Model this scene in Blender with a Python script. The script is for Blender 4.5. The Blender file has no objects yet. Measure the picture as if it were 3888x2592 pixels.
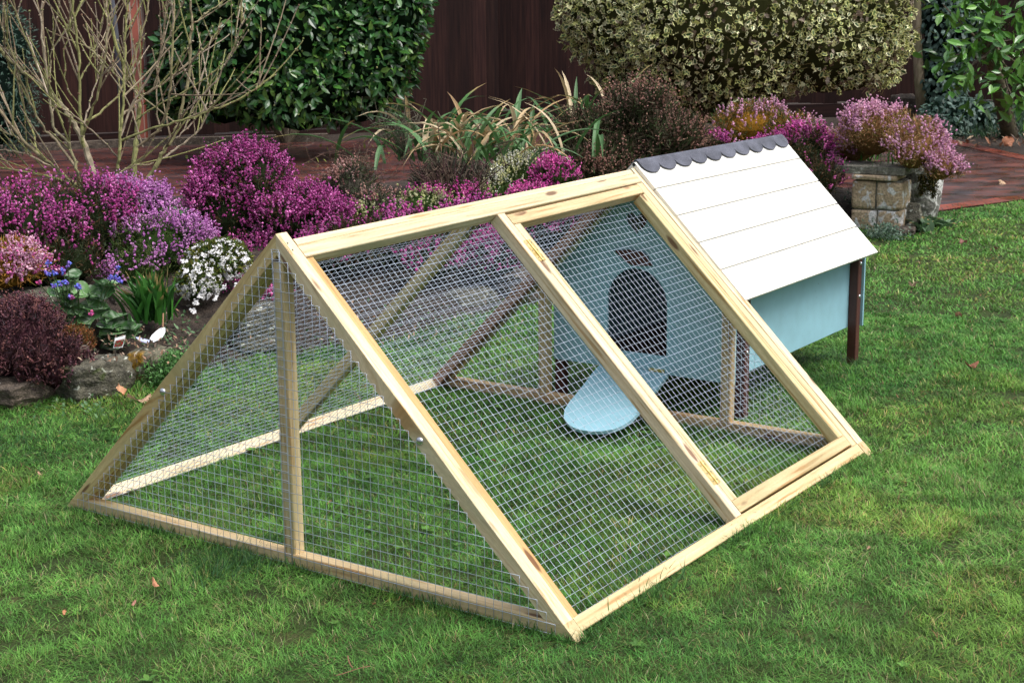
import bpy, bmesh, math, random
import numpy as np
from mathutils import Vector, Matrix

# ------------------------------------------------------------------ camera
scene = bpy.context.scene
col = scene.collection
F_PX = 5811.32                      # focal length in pixels of the 3888 px wide photograph
CAM = np.array([-3.1602, -2.999, 1.6351])
YAW, PITCH, ROLL = (math.radians(a) for a in (34.6834, -12.5085, -0.5613))
FW = np.array([math.cos(YAW)*math.cos(PITCH), math.sin(YAW)*math.cos(PITCH), math.sin(PITCH)])
_r = np.array([math.sin(YAW), -math.cos(YAW), 0.0]); _u = np.cross(_r, FW)
RT = _r*math.cos(ROLL) + _u*math.sin(ROLL)
UP = -_r*math.sin(ROLL) + _u*math.cos(ROLL)
cam_data = bpy.data.cameras.new('camera')
cam_data.sensor_width = 36.0
cam_data.lens = F_PX/3888*36
cam_data.clip_start, cam_data.clip_end = 0.05, 400
cam_data.dof.use_dof = True
cam_data.dof.focus_distance = 5.7
cam_data.dof.aperture_fstop = 16
cam = bpy.data.objects.new('camera', cam_data)
col.objects.link(cam)
M = Matrix.Identity(4)
for i in range(3):
    M[i][0], M[i][1], M[i][2], M[i][3] = RT[i], UP[i], -FW[i], CAM[i]
cam.matrix_world = M
scene.camera = cam

# ------------------------------------------------------------------ light
SUN_EL, SUN_AZ = math.radians(58), math.radians(-75)     # direction the light comes from (azimuth from +x)
world = bpy.data.worlds.new('World'); scene.world = world
world.use_nodes = True
wn = world.node_tree; wn.nodes.clear()
sky = wn.nodes.new('ShaderNodeTexSky'); sky.sky_type = 'NISHITA'; sky.sun_disc = False
sky.sun_elevation = SUN_EL; sky.sun_rotation = math.pi/2 - SUN_AZ
sky.dust_density = 4.0; sky.air_density = 1.0
hs = wn.nodes.new('ShaderNodeHueSaturation'); hs.inputs['Saturation'].default_value = 0.38
bg = wn.nodes.new('ShaderNodeBackground'); bg.inputs['Strength'].default_value = 0.15
wo = wn.nodes.new('ShaderNodeOutputWorld')
# overcast sky: about three times brighter overhead than at the horizon
wtc = wn.nodes.new('ShaderNodeTexCoord'); wsep = wn.nodes.new('ShaderNodeSeparateXYZ'); wrmp = wn.nodes.new('ShaderNodeValToRGB')
wn.links.new(wtc.outputs['Generated'], wsep.inputs[0]); wn.links.new(wsep.outputs['Z'], wrmp.inputs[0])
wrmp.color_ramp.elements[0].position = 0.0; wrmp.color_ramp.elements[0].color = (.30, .31, .33, 1)
wrmp.color_ramp.elements[1].position = 0.9; wrmp.color_ramp.elements[1].color = (1.6, 1.6, 1.6, 1)
wmul = wn.nodes.new('ShaderNodeMix'); wmul.data_type = 'RGBA'; wmul.blend_type = 'MULTIPLY'; wmul.inputs[0].default_value = 1.0
wn.links.new(sky.outputs[0], hs.inputs['Color']); wn.links.new(hs.outputs[0], wmul.inputs[6]); wn.links.new(wrmp.outputs[0], wmul.inputs[7])
wn.links.new(wmul.outputs[2], bg.inputs['Color'])
wn.links.new(bg.outputs[0], wo.inputs['Surface'])
sd = bpy.data.lights.new('overcast_sun', 'SUN'); sd.energy = 1.3; sd.angle = math.radians(28); sd.color = (1.0, 0.97, 0.93)
so = bpy.data.objects.new('overcast_sun', sd); col.objects.link(so)
so.rotation_euler = Vector((-math.cos(SUN_EL)*math.cos(SUN_AZ), -math.cos(SUN_EL)*math.sin(SUN_AZ), -math.sin(SUN_EL))).to_track_quat('-Z', 'Y').to_euler()
scene.view_settings.view_transform = 'Standard'; scene.view_settings.look = 'None'
scene.view_settings.exposure = 0.5; scene.view_settings.gamma = 1.0
scene.render.engine = 'CYCLES'
scene.cycles.max_bounces = 6

# ------------------------------------------------------------------ helpers
rng = np.random.default_rng(7)

def ray(u, v):
    return FW + RT*(u-1944)/F_PX - UP*(v-1296)/F_PX
def ground(u, v, z=0.0):
    d = ray(u, v); return CAM + (z-CAM[2])/d[2]*d
def at(u, v, dist):
    """world point seen at photo pixel (u, v), dist units from the camera"""
    d = ray(u, v); return CAM + d/np.linalg.norm(d)*dist

def vnoise(x, y, seed=0):
    x = np.asarray(x, float); y = np.asarray(y, float)
    xi = np.floor(x).astype(np.int64); yi = np.floor(y).astype(np.int64)
    fx = x-xi; fy = y-yi; fx = fx*fx*(3-2*fx); fy = fy*fy*(3-2*fy)
    def h(a, b):
        n = (a*374761393 + b*668265263 + seed*1442695041) & 0xffffffff
        n = ((n ^ (n >> 13))*1274126177) & 0xffffffff
        return ((n ^ (n >> 16)) & 0xffff)/65535.0
    return (h(xi, yi)*(1-fx)+h(xi+1, yi)*fx)*(1-fy)+(h(xi, yi+1)*(1-fx)+h(xi+1, yi+1)*fx)*fy
def vnoise3(p, seed=0):
    return (vnoise(p[..., 0], p[..., 1], seed)+vnoise(p[..., 1]+9.3, p[..., 2], seed+1)+vnoise(p[..., 2]+3.1, p[..., 0], seed+2))/3

def tag(o, label=None, cat=None, group=None, kind=None):
    if label: o['label'] = label
    if cat: o['category'] = cat
    if group: o['group'] = group
    if kind: o['kind'] = kind
    return o
def empty(name, loc=(0, 0, 0), **k):
    o = bpy.data.objects.new(name, None); o.location = [float(a) for a in loc]; col.objects.link(o)
    o.empty_display_size = 0.1
    return tag(o, **k)
def link(name, me, material, parent=None, smooth=False, **k):
    if material: me.materials.append(material)
    me.polygons.foreach_set('use_smooth', [bool(smooth)]*len(me.polygons))
    o = bpy.data.objects.new(name, me); col.objects.link(o)
    if parent is not None:
        o.parent = parent
        w = parent.location.copy()
        q = parent.parent
        while q is not None: w += q.location; q = q.parent
        o.matrix_parent_inverse = Matrix.Identity(4)
        o.location = -w
    return tag(o, **k)

class MB:
    """numpy mesh collector: vertices, polygons, one colour per vertex, one wood coordinate per vertex"""
    def __init__(s): s.v = []; s.f = []; s.c = []; s.g = []; s.n = 0
    def add(s, v, f, c=(1, 1, 1), g=None):
        v = np.asarray(v, float).reshape(-1, 3); k = len(v)
        for a in (f if isinstance(f, list) else [f]):
            if len(a): s.f.append(np.asarray(a, np.int64)+s.n)
        c = np.asarray(c, float)
        s.v.append(v); s.c.append(np.broadcast_to(c, (k, 3)) if c.ndim == 1 else c)
        s.g.append(np.zeros((k, 3)) if g is None else np.asarray(g, float))
        s.n += k
    def mesh(s, name):
        me = bpy.data.meshes.new(name)
        v = np.concatenate(s.v); c = np.concatenate(s.c); g = np.concatenate(s.g)
        me.vertices.add(len(v)); me.vertices.foreach_set('co', v.astype(np.float32).ravel())
        loops = np.concatenate([a.ravel() for a in s.f])
        tot = np.concatenate([np.full(len(a), a.shape[1]) for a in s.f])
        me.loops.add(len(loops)); me.loops.foreach_set('vertex_index', loops.astype(np.int32))
        me.polygons.add(len(tot))
        me.polygons.foreach_set('loop_start', np.concatenate([[0], np.cumsum(tot)[:-1]]).astype(np.int32))
        at_ = me.attributes.new('col', 'FLOAT_COLOR', 'POINT')
        at_.data.foreach_set('color', np.hstack([c, np.ones((len(c), 1))]).astype(np.float32).ravel())
        if np.any(g):
            ag = me.attributes.new('gc', 'FLOAT_VECTOR', 'POINT')
            ag.data.foreach_set('vector', g.astype(np.float32).ravel())
        me.update(calc_edges=True); me.validate()
        return me
    def build(s, name, material, parent=None, smooth=False, **k):
        return link(name, s.mesh(name), material, parent, smooth, **k)
    # timber: a box along p0 -> p1, 'across' is the direction of the width
    def beam(s, p0, p1, across, wd, dp, ch=0.0025, col_=(1, 1, 1), cut0=(0, 0), cut1=(0, 0), seed=0):
        """wd along across, dp along the third axis; cut = (slope across, slope deep) shift of the end per unit"""
        p0 = np.asarray(p0, float); p1 = np.asarray(p1, float); a = p1-p0; L = np.linalg.norm(a); a /= L
        b = np.asarray(across, float); b = b-(b@a)*a; b /= np.linalg.norm(b); c = np.cross(a, b)
        h, k = wd/2, dp/2
        sec = [(-h+ch, -k), (h-ch, -k), (h, -k+ch), (h, k-ch), (h-ch, k), (-h+ch, k), (-h, k-ch), (-h, -k+ch)]
        r = np.random.default_rng(seed+11); off = r.uniform(0, 50, 3)
        V = []; G = []
        n = max(2, int(L/0.12)+2)
        for i in range(n):
            t = i/(n-1)
            for (y, z) in sec:
                e0 = cut0[0]*y+cut0[1]*z; e1 = cut1[0]*y+cut1[1]*z
                x = e0*(1-t)+(L+e1)*t
                V.append(p0+a*x+b*y+c*z); G.append((x+off[0], y+off[1], z+off[2]))
        q = [[i*8+j, i*8+(j+1) % 8, (i+1)*8+(j+1) % 8, (i+1)*8+j] for i in range(n-1) for j in range(8)]
        caps = np.array([[7-j for j in range(8)], [(n-1)*8+j for j in range(8)]])
        s.add(V, [np.array(q), caps], col_, G)
    def tube(s, pts, rad, sides=6, c=(1, 1, 1), cap=True):
        P = np.asarray(pts, float); n = len(P); rad = np.broadcast_to(np.asarray(rad, float), (n,))
        T = np.gradient(P, axis=0); T /= np.linalg.norm(T, axis=1)[:, None]+1e-12
        ref = np.array([0.31, 0.17, 0.93]) if abs(T[0][2]) < 0.85 else np.array([0.9, 0.35, 0.1])
        A = np.cross(T, ref); A /= np.linalg.norm(A, axis=1)[:, None]; B = np.cross(T, A)
        th = np.arange(sides)*2*math.pi/sides
        V = P[:, None, :]+rad[:, None, None]*(A[:, None, :]*np.cos(th)[None, :, None]+B[:, None, :]*np.sin(th)[None, :, None])
        idx = np.arange(n*sides).reshape(n, sides)
        q = np.stack([idx[:-1], np.roll(idx[:-1], -1, 1), np.roll(idx[1:], -1, 1), idx[1:]], -1).reshape(-1, 4)
        f = [q]
        if cap: f.append(np.stack([idx[0][::-1], idx[-1]]))
        cc = np.asarray(c, float)
        if cc.ndim == 2: cc = np.repeat(cc, sides, 0)
        s.add(V.reshape(-1, 3), f, cc)
    # many copies of one small template
    def scatter(s, tv, tf, pos, X, Y, Z, sx, sy, sz, cols):
        """template verts tv; per-instance axes X,Y,Z (n,3), scales, colours (n,3) or (n,k,3)"""
        tv = np.asarray(tv, float); n = len(pos); k = len(tv)
        f_ = lambda q: np.broadcast_to(np.asarray(q, float), (n,))[:, None, None]
        V = pos[:, None, :]+tv[None, :, 0:1]*f_(sx)*X[:, None, :]+tv[None, :, 1:2]*f_(sy)*Y[:, None, :]+tv[None, :, 2:3]*f_(sz)*Z[:, None, :]
        cols = np.asarray(cols, float)
        if cols.ndim == 2: cols = np.repeat(cols[:, None, :], k, 1)
        fs = []
        for a in (tf if isinstance(tf, list) else [tf]):
            a = np.asarray(a); fs.append((a[None]+np.arange(n)[:, None, None]*k).reshape(-1, a.shape[1]))
        s.add(V.reshape(-1, 3), fs, cols.reshape(-1, 3))

def unit(a): return a/(np.linalg.norm(a, axis=-1, keepdims=True)+1e-12)
def frames(d, r=None):
    """orthonormal frames whose Y axis is d, random roll"""
    r = r if r is not None else rng
    Y = unit(d); q = unit(r.normal(size=Y.shape)); X = unit(np.cross(Y, q)); Z = np.cross(X, Y)
    return X, Y, Z
def pick(pal, n, jit=0.15, r=None, w=None):
    r = r if r is not None else rng
    pal = np.asarray(pal, float); c = pal[r.choice(len(pal), n, p=w)]
    return np.clip(c*(1+r.normal(0, jit, (n, 1))), 0.002, 1)

# small templates: x across, y along, z up
LEAF_V = [(0, 0, 0), (-.28, .28, .05), (0, .3, 0), (.28, .28, .05), (-.3, .6, .05), (0, .62, 0), (.3, .6, .05), (0, 1, -.06)]
LEAF_Q = np.array([[0, 3, 2, 1], [1, 2, 5, 4], [2, 3, 6, 5]]); LEAF_T = np.array([[4, 5, 7], [5, 6, 7]])
OCT_V = [(1, 0, 0), (-1, 0, 0), (0, 1, 0), (0, -1, 0), (0, 0, 1), (0, 0, -1)]
OCT_F = np.array([[0, 2, 4], [2, 1, 4], [1, 3, 4], [3, 0, 4], [2, 0, 5], [1, 2, 5], [3, 1, 5], [0, 3, 5]])
NEED_V = [(-.5, 0, 0), (.5, 0, 0), (0, 1, 0)]; NEED_F = np.array([[0, 1, 2]])
BLADE_V = [(-.5, 0, 0), (.5, 0, 0), (-.42, .5, .12), (.42, .5, .12), (0, 1, .45)]
BLADE_Q = np.array([[0, 1, 3, 2]]); BLADE_T = np.array([[2, 3, 4]])

# ------------------------------------------------------------------ materials
def new_mat(name, rough=0.6, spec=0.5, metal=0.0):
    m = bpy.data.materials.new(name); m.use_nodes = True
    nt = m.node_tree; b = nt.nodes['Principled BSDF']
    b.inputs['Roughness'].default_value = rough; b.inputs['Metallic'].default_value = metal
    b.inputs['Specular IOR Level'].default_value = spec
    return m, nt, b
def node(nt, t, **k):
    n = nt.nodes.new(t)
    for a, v in k.items():
        if a in n.inputs: n.inputs[a].default_value = v
        else: setattr(n, a, v)
    return n
def ramp(nt, stops, fac=None, interp='LINEAR'):
    n = nt.nodes.new('ShaderNodeValToRGB'); cr = n.color_ramp; cr.interpolation = interp
    while len(cr.elements) < len(stops): cr.elements.new(0.5)
    for e, (p, c) in zip(cr.elements, stops):
        e.position = p; e.color = (*c, 1) if len(c) == 3 else c
    if fac is not None: nt.links.new(fac, n.inputs[0])
    return n
def mixc(nt, a, b, fac, mode='MIX'):
    n = nt.nodes.new('ShaderNodeMix'); n.data_type = 'RGBA'; n.blend_type = mode
    for sock, v in ((n.inputs[0], fac), (n.inputs[6], a), (n.inputs[7], b)):
        if hasattr(v, 'is_output'): nt.links.new(v, sock)
        elif isinstance(v, (int, float)): sock.default_value = v
        else: sock.default_value = (*v, 1)
    return n.outputs[2]
def bump(nt, b, h, strength=0.3, dist=0.01):
    n = node(nt, 'ShaderNodeBump', Strength=strength, Distance=dist)
    nt.links.new(h, n.inputs['Height']); nt.links.new(n.outputs[0], b.inputs['Normal'])
def obj_noise(nt, scale, detail=4, vec=None, dist=0.0, rough=.5):
    n = node(nt, 'ShaderNodeTexNoise', Scale=scale, Detail=detail, Distortion=dist, Roughness=rough)
    if vec is None:
        tc = node(nt, 'ShaderNodeTexCoord'); vec = tc.outputs['Object']
    nt.links.new(vec, n.inputs['Vector']); return n

def mat_attr(name, rough=0.6, spec=0.4, trans=0.0, metal=0.0, nscale=0, namp=0.3):
    m, nt, b = new_mat(name, rough, spec, metal)
    a = node(nt, 'ShaderNodeAttribute', attribute_name='col')
    out = a.outputs['Color']
    if nscale:
        n = obj_noise(nt, nscale, 3)
        r = ramp(nt, [(0.3, (1-namp,)*3), (0.7, (1+namp,)*3)], n.outputs[0])
        out = mixc(nt, out, r.outputs[0], 1.0, 'MULTIPLY')
    nt.links.new(out, b.inputs['Base Color'])
    if trans:
        tr = node(nt, 'ShaderNodeBsdfTranslucent'); nt.links.new(out, tr.inputs[0])
        mx = node(nt, 'ShaderNodeMixShader'); mx.inputs[0].default_value = trans
        o = nt.nodes['Material Output']
        nt.links.new(b.outputs[0], mx.inputs[1]); nt.links.new(tr.outputs[0], mx.inputs[2]); nt.links.new(mx.outputs[0], o.inputs['Surface'])
    return m

def mat_wood(name, light, dark, green, greenamt=0.5, knots=True, rough=0.62):
    m, nt, b = new_mat(name, rough, 0.35)
    g = node(nt, 'ShaderNodeAttribute', attribute_name='gc')
    tint = node(nt, 'ShaderNodeAttribute', attribute_name='col')
    def mapped(sc):
        mp = node(nt, 'ShaderNodeMapping'); mp.inputs['Scale'].default_value = sc
        nt.links.new(g.outputs['Vector'], mp.inputs['Vector']); return mp.outputs[0]
    # knots distort the grain
    kv = node(nt, 'ShaderNodeTexVoronoi', Scale=1.0, Randomness=1.0); nt.links.new(mapped((4.2, 17, 17)), kv.inputs['Vector'])
    kn = ramp(nt, [(0.0, (1, 1, 1)), (0.13, (1, 1, 1)), (0.2, (0, 0, 0))], kv.outputs['Distance'])
    halo = ramp(nt, [(0.0, (1, 1, 1)), (0.55, (0, 0, 0))], kv.outputs['Distance'])
    n1 = obj_noise(nt, 1.0, 5, mapped((2.2, 75, 75)), 0.6)
    add = node(nt, 'ShaderNodeMath', operation='ADD'); nt.links.new(n1.outputs[0], add.inputs[0])
    hm = node(nt, 'ShaderNodeMath', operation='MULTIPLY'); hm.inputs[1].default_value = 0.35
    nt.links.new(halo.outputs[0], hm.inputs[0]); nt.links.new(hm.outputs[0], add.inputs[1])
    fr = node(nt, 'ShaderNodeMath', operation='MULTIPLY'); fr.inputs[1].default_value = 5.0
    nt.links.new(add.outputs[0], fr.inputs[0])
    sn = node(nt, 'ShaderNodeMath', operation='SINE'); nt.links.new(fr.outputs[0], sn.inputs[0])
    gr = ramp(nt, [(0.28, dark), (0.5, tuple((p*.45+q*.55) for p, q in zip(dark, light))), (0.68, light)], n1.outputs[0])
    ring = ramp(nt, [(0.0, (1, 1, 1)), (0.8, (1, 1, 1)), (1.0, (0.74, 0.6, 0.45))], sn.outputs[0])
    c = mixc(nt, gr.outputs[0], ring.outputs[0], 1.0, 'MULTIPLY')
    n2 = obj_noise(nt, 1.0, 3, mapped((3.5, 12, 12)))
    gm = ramp(nt, [(0.42, (0, 0, 0)), (0.68, (greenamt,)*3)], n2.outputs[0])
    c = mixc(nt, c, green, gm.outputs[0])
    fine = obj_noise(nt, 1.0, 2, mapped((60, 400, 400)))
    fr2 = ramp(nt, [(0.3, (.86,)*3), (0.7, (1.06,)*3)], fine.outputs[0])
    c = mixc(nt, c, fr2.outputs[0], 1.0, 'MULTIPLY')
    if knots:
        sel = obj_noise(nt, 1.0, 0, mapped((1.7, 3, 3)))
        sr = ramp(nt, [(0.45, (0, 0, 0)), (0.48, (1, 1, 1))], sel.outputs[0])
        km = node(nt, 'ShaderNodeMath', operation='MULTIPLY'); nt.links.new(kn.outputs[0], km.inputs[0]); nt.links.new(sr.outputs[0], km.inputs[1])
        k2 = node(nt, 'ShaderNodeMath', operation='MULTIPLY'); k2.inputs[1].default_value = .85; nt.links.new(km.outputs[0], k2.inputs[0])
        c = mixc(nt, c, (0.13, 0.05, 0.025), k2.outputs[0])
    c = mixc(nt, c, tint.outputs['Color'], 1.0, 'MULTIPLY')
    nt.links.new(c, b.inputs['Base Color'])
    bump(nt, b, n1.outputs[0], 0.25, 0.002)
    return m

W_TIMBER = mat_wood('sawn_pine', (0.77, 0.67, 0.49), (0.55, 0.41, 0.24), (0.44, 0.44, 0.29), 0.6)
def mat_paint(name, c, rough=0.5, amp=0.06, bumpy=0.08):
    m, nt, b = new_mat(name, rough, 0.4)
    n = obj_noise(nt, 14, 5); r = ramp(nt, [(0.3, (1-amp,)*3), (0.7, (1+amp,)*3)], n.outputs[0])
    n2 = obj_noise(nt, 2.2, 3); r2 = ramp(nt, [(0.35, (1-amp*1.2,)*3), (0.65, (1,)*3)], n2.outputs[0])
    cc = mixc(nt, c, r.outputs[0], 1.0, 'MULTIPLY'); cc = mixc(nt, cc, r2.outputs[0], 1.0, 'MULTIPLY')
    nt.links.new(cc, b.inputs['Base Color'])
    n3 = obj_noise(nt, 160, 2); bump(nt, b, n3.outputs[0], bumpy, 0.002)
    return m
P_AQUA = mat_paint('aqua_paint', (0.29, 0.52, 0.61), 0.42)
_nt = P_AQUA.node_tree; _b = _nt.nodes['Principled BSDF']; _src = _b.inputs['Base Color'].links[0].from_socket
_sp = obj_noise(_nt, 55, 2); _spr = ramp(_nt, [(.76, (0, 0, 0)), (.79, (.75,)*3)], _sp.outputs[0]); _nt.links.new(mixc(_nt, _src, (.10, .075, .05), _spr.outputs[0]), _b.inputs['Base Color'])
P_CREAM = mat_paint('cream_paint', (0.80, 0.78, 0.72), 0.5, 0.025)
P_BROWN = mat_paint('brown_stain', (0.095, 0.034, 0.027), 0.45, 0.15)

m, nt, b = new_mat('galvanised_wire', 0.42, 0.5, 0.35)
b.inputs['Base Color'].default_value = (0.52, 0.59, 0.72, 1); M_WIRE = m
m, nt, b = new_mat('water_drop', 0.05, 0.6); b.inputs['Base Color'].default_value = (.8, .85, .9, 1); b.inputs['Transmission Weight'].default_value = 0.8; M_DROP = m
m, nt, b = new_mat('brass', 0.3, 0.5, 0.85); b.inputs['Base Color'].default_value = (0.80, 0.60, 0.22, 1)
n = obj_noise(nt, 60, 3); r = ramp(nt, [(0.3, (0.62, .44, .14)), (.7, (.9, .72, .34))], n.outputs[0]); nt.links.new(r.outputs[0], b.inputs['Base Color']); M_BRASS = m
m, nt, b = new_mat('zinc_bolt', 0.22, 0.5, 0.95); b.inputs['Base Color'].default_value = (0.72, 0.74, 0.78, 1); M_ZINC = m
m, nt, b = new_mat('dark_steel', 0.5, 0.5, 0.6); b.inputs['Base Color'].default_value = (0.12, 0.1, 0.09, 1); M_STEEL = m

m, nt, b = new_mat('roofing_felt', 0.75, 0.4)
n = obj_noise(nt, 420, 2); n2 = obj_noise(nt, 16, 4); 
r = ramp(nt, [(0.3, (0.045, .048, .062)), (.62, (.10, .105, .135)), (.78, (.28, .29, .34))], n.outputs[0])
r2 = ramp(nt, [(.35, (.75,)*3), (.7, (1.35,)*3)], n2.outputs[0])
nt.links.new(mixc(nt, r.outputs[0], r2.outputs[0], 1, 'MULTIPLY'), b.inputs['Base Color']); bump(nt, b, n.outputs[0], .6, .002); M_FELT = m

def mat_stone(name, base, dark, lichen, lich_amt=0.55, scale=1.0, moss=None, moss_amt=.6):
    m, nt, b = new_mat(name, 0.85, 0.3)
    n = obj_noise(nt, 9*scale, 7, rough=.65); r = ramp(nt, [(0.3, dark), (0.62, base)], n.outputs[0])
    v = obj_noise(nt, 13*scale, 5, dist=.6); vr = ramp(nt, [(lich_amt, (0, 0, 0)), (lich_amt+.05, (1, 1, 1))], v.outputs[0])
    c = mixc(nt, r.outputs[0], lichen, vr.outputs[0])
    if moss:
        q = obj_noise(nt, 5*scale, 5, dist=.5); qr = ramp(nt, [(moss_amt, (0, 0, 0)), (moss_amt+.08, (1, 1, 1))], q.outputs[0])
        c = mixc(nt, c, moss, qr.outputs[0])
    sp = obj_noise(nt, 90*scale, 3); sr = ramp(nt, [(.3, (.55,)*3), (.6, (1.15,)*3)], sp.outputs[0])
    c = mixc(nt, c, sr.outputs[0], 1, 'MULTIPLY')
    nt.links.new(c, b.inputs['Base Color']); n3 = obj_noise(nt, 35*scale, 6); bump(nt, b, n3.outputs[0], 0.7, 0.02)
    return m
S_ROCK = mat_stone('lichened_rock', (.14, .13, .095), (.022, .021, .018), (.46, .47, .40), .61, 2.2, moss=(.07, .09, .03), moss_amt=.62)
S_ROCKB = mat_stone('brown_rock', (.14, .11, .085), (.035, .028, .024), (.32, .3, .25), .64, 2.2)
S_MOSSY = mat_stone('orange_mossed_rock', (.2, .19, .13), (.06, .05, .035), (.5, .5, .43), .66, moss=(.26, .14, .01), moss_amt=.52)
S_SAND = mat_stone('sandstone_block', (.56, .43, .28), (.36, .26, .155), (.72, .70, .66), .50, .8)
S_SLAB = mat_stone('weathered_slab', (.26, .25, .2), (.09, .085, .07), (.45, .45, .4), .6)
S_POT = mat_stone('lichened_pot', (.24, .23, .21), (.1, .095, .085), (.60, .59, .57), .52, 1.1, moss=(.05, .055, .02), moss_amt=.66)

m, nt, b = new_mat('soil', 0.9, 0.3)
n = obj_noise(nt, 14, 8, rough=.7); r = ramp(nt, [(.3, (.012, .009, .007)), (.6, (.05, .036, .027)), (.8, (.12, .09, .065))], n.outputs[0])
nt.links.new(r.outputs[0], b.inputs['Base Color']); n2 = obj_noise(nt, 45, 6); bump(nt, b, n2.outputs[0], .9, .03); M_SOIL = m
m, nt, b = new_mat('lawn_ground', 0.9, 0.2)
n = obj_noise(nt, 7, 6); r = ramp(nt, [(.3, (.022, .032, .010)), (.55, (.038, .058, .014)), (.75, (.06, .06, .022))], n.outputs[0])
nt.links.new(r.outputs[0], b.inputs['Base Color']); n2 = obj_noise(nt, 80, 4); bump(nt, b, n2.outputs[0], .8, .02); M_LAWN = m

def mat_brick(name, c1, c2, mortar, scale, rot, rough, w=0.5, h=.25, wet=True):
    m, nt, b = new_mat(name, rough, 0.5)
    tc = node(nt, 'ShaderNodeTexCoord'); mp = node(nt, 'ShaderNodeMapping'); mp.inputs['Rotation'].default_value = (0, 0, rot)
    nt.links.new(tc.outputs['Object'], mp.inputs['Vector'])
    br = node(nt, 'ShaderNodeTexBrick', Scale=scale); br.inputs['Color1'].default_value = (*c1, 1); br.inputs['Color2'].default_value = (*c2, 1)
    br.inputs['Mortar'].default_value = (*mortar, 1); br.inputs['Mortar Size'].default_value = .018
    br.inputs['Brick Width'].default_value = w; br.inputs['Row Height'].default_value = h; br.inputs['Bias'].default_value = -.1
    nt.links.new(mp.outputs[0], br.inputs['Vector'])
    n = obj_noise(nt, 2.2, 5); r = ramp(nt, [(.3, (.45, .45, .5)), (.7, (1.35, 1.2, 1.15))], n.outputs[0])
    c = mixc(nt, br.outputs[0], r.outputs[0], 1, 'MULTIPLY')
    nt.links.new(c, b.inputs['Base Color'])
    if wet:
        n2 = obj_noise(nt, 3.1, 4); rr = ramp(nt, [(.35, (.16,)*3), (.65, (.5,)*3)], n2.outputs[0]); nt.links.new(rr.outputs[0], b.inputs['Roughness'])
    bump(nt, b, br.outputs['Fac'], -.3, .01)
    return m
M_PATH = mat_brick('wet_brick_paving', (.14, .042, .03), (.035, .022, .026), (.055, .05, .055), 2.3, 0.6, .35)
M_EDGE = mat_brick('red_edging_brick', (.26, .055, .03), (.17, .045, .028), (.05, .03, .025), 4.5, 1.1, .4, .5, .5)
M_PIER = mat_brick('pier_brick', (.38, .09, .05), (.2, .075, .06), (.33, .3, .26), 4.0, 0, .8, .5, .25, wet=False)

def mat_fence():
    m, nt, b = new_mat('dark_fence_stain', 0.7, 0.15)
    g = node(nt, 'ShaderNodeAttribute', attribute_name='gc'); tint = node(nt, 'ShaderNodeAttribute', attribute_name='col')
    mp = node(nt, 'ShaderNodeMapping'); mp.inputs['Scale'].default_value = (2, 40, 40); nt.links.new(g.outputs['Vector'], mp.inputs['Vector'])
    n = obj_noise(nt, 1.0, 5, mp.outputs[0]); r = ramp(nt, [(.3, (.012, .005, .005)), (.6, (.028, .011, .009)), (.8, (.045, .020, .014))], n.outputs[0])
    nt.links.new(mixc(nt, r.outputs[0], tint.outputs['Color'], 1, 'MULTIPLY'), b.inputs['Base Color']); bump(nt, b, n.outputs[0], .3, .003)
    return m
M_FENCE = mat_fence()
def mat_bark(name, c1, c2, c3):
    m, nt, b = new_mat(name, .85, .25)
    tc = node(nt, 'ShaderNodeTexCoord'); mp = node(nt, 'ShaderNodeMapping'); mp.inputs['Scale'].default_value = (1, 1, .3); nt.links.new(tc.outputs['Object'], mp.inputs['Vector'])
    n = obj_noise(nt, 40, 5, mp.outputs[0]); r = ramp(nt, [(.3, c1), (.6, c2)], n.outputs[0])
    n2 = obj_noise(nt, 5, 3); r2 = ramp(nt, [(.42, (0, 0, 0)), (.62, (.8,)*3)], n2.outputs[0])
    nt.links.new(mixc(nt, r.outputs[0], c3, r2.outputs[0]), b.inputs['Base Color']); bump(nt, b, n.outputs[0], .6, .006)
    return m
B_SHRUB = mat_bark('mossy_bark', (.13, .095, .06), (.30, .25, .17), (.19, .20, .07))
B_TRUNK = mat_bark('grey_bark', (.06, .05, .04), (.17, .14, .10), (.11, .1, .05))

L_GLOSS = mat_attr('glossy_leaf', .28, .5, .12)
L_SOFT = mat_attr('soft_leaf', .5, .35, .2)
L_MATT = mat_attr('heather_foliage', .7, .2, .1)
L_PETAL = mat_attr('petals', .55, .25, .25)
L_GRASS = mat_attr('grass_blades', .42, .18, .28)
L_DRY = mat_attr('dry_leaf', .6, .3, .15, nscale=40, namp=.3)
L_TWIG = mat_attr('twigs', .8, .2)
L_CORE = mat_attr('inner_growth', .95, 0.0)  # matte solid cores, the shade inside the plants put into their dark colour

# ------------------------------------------------------------------ the setting: ground, bed, paving
EDGE = np.array([(-6, 2.35), (.6, 2.28), (1.35, 2.12), (2.0, 1.9), (2.63, 1.66), (3.12, 1.63), (3.67, 1.68), (4.6, 1.6), (6.0, 1.38), (7.0, 1.2), (8.1, .95), (8.5, 1.02)])
BACK = np.array([(-6, 8.6), (0, 7.6), (3, 6.7), (5, 6.0), (6.8, 5.2), (8.3, 4.0), (8.9, 2.6), (8.5, 1.5), (8.4, 1.05)])
def edge_y(x): return np.interp(x, EDGE[:, 0], EDGE[:, 1])
def seg_dist(P, L):
    d = np.full(len(P), 1e9)
    for a, b_ in zip(L[:-1], L[1:]):
        ab = b_-a; t = np.clip(((P-a)@ab)/(ab@ab), 0, 1); d = np.minimum(d, np.linalg.norm(P-a-t[:, None]*ab, axis=1))
    return d
BEDPOLY = np.vstack([EDGE, BACK[::-1]])
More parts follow.
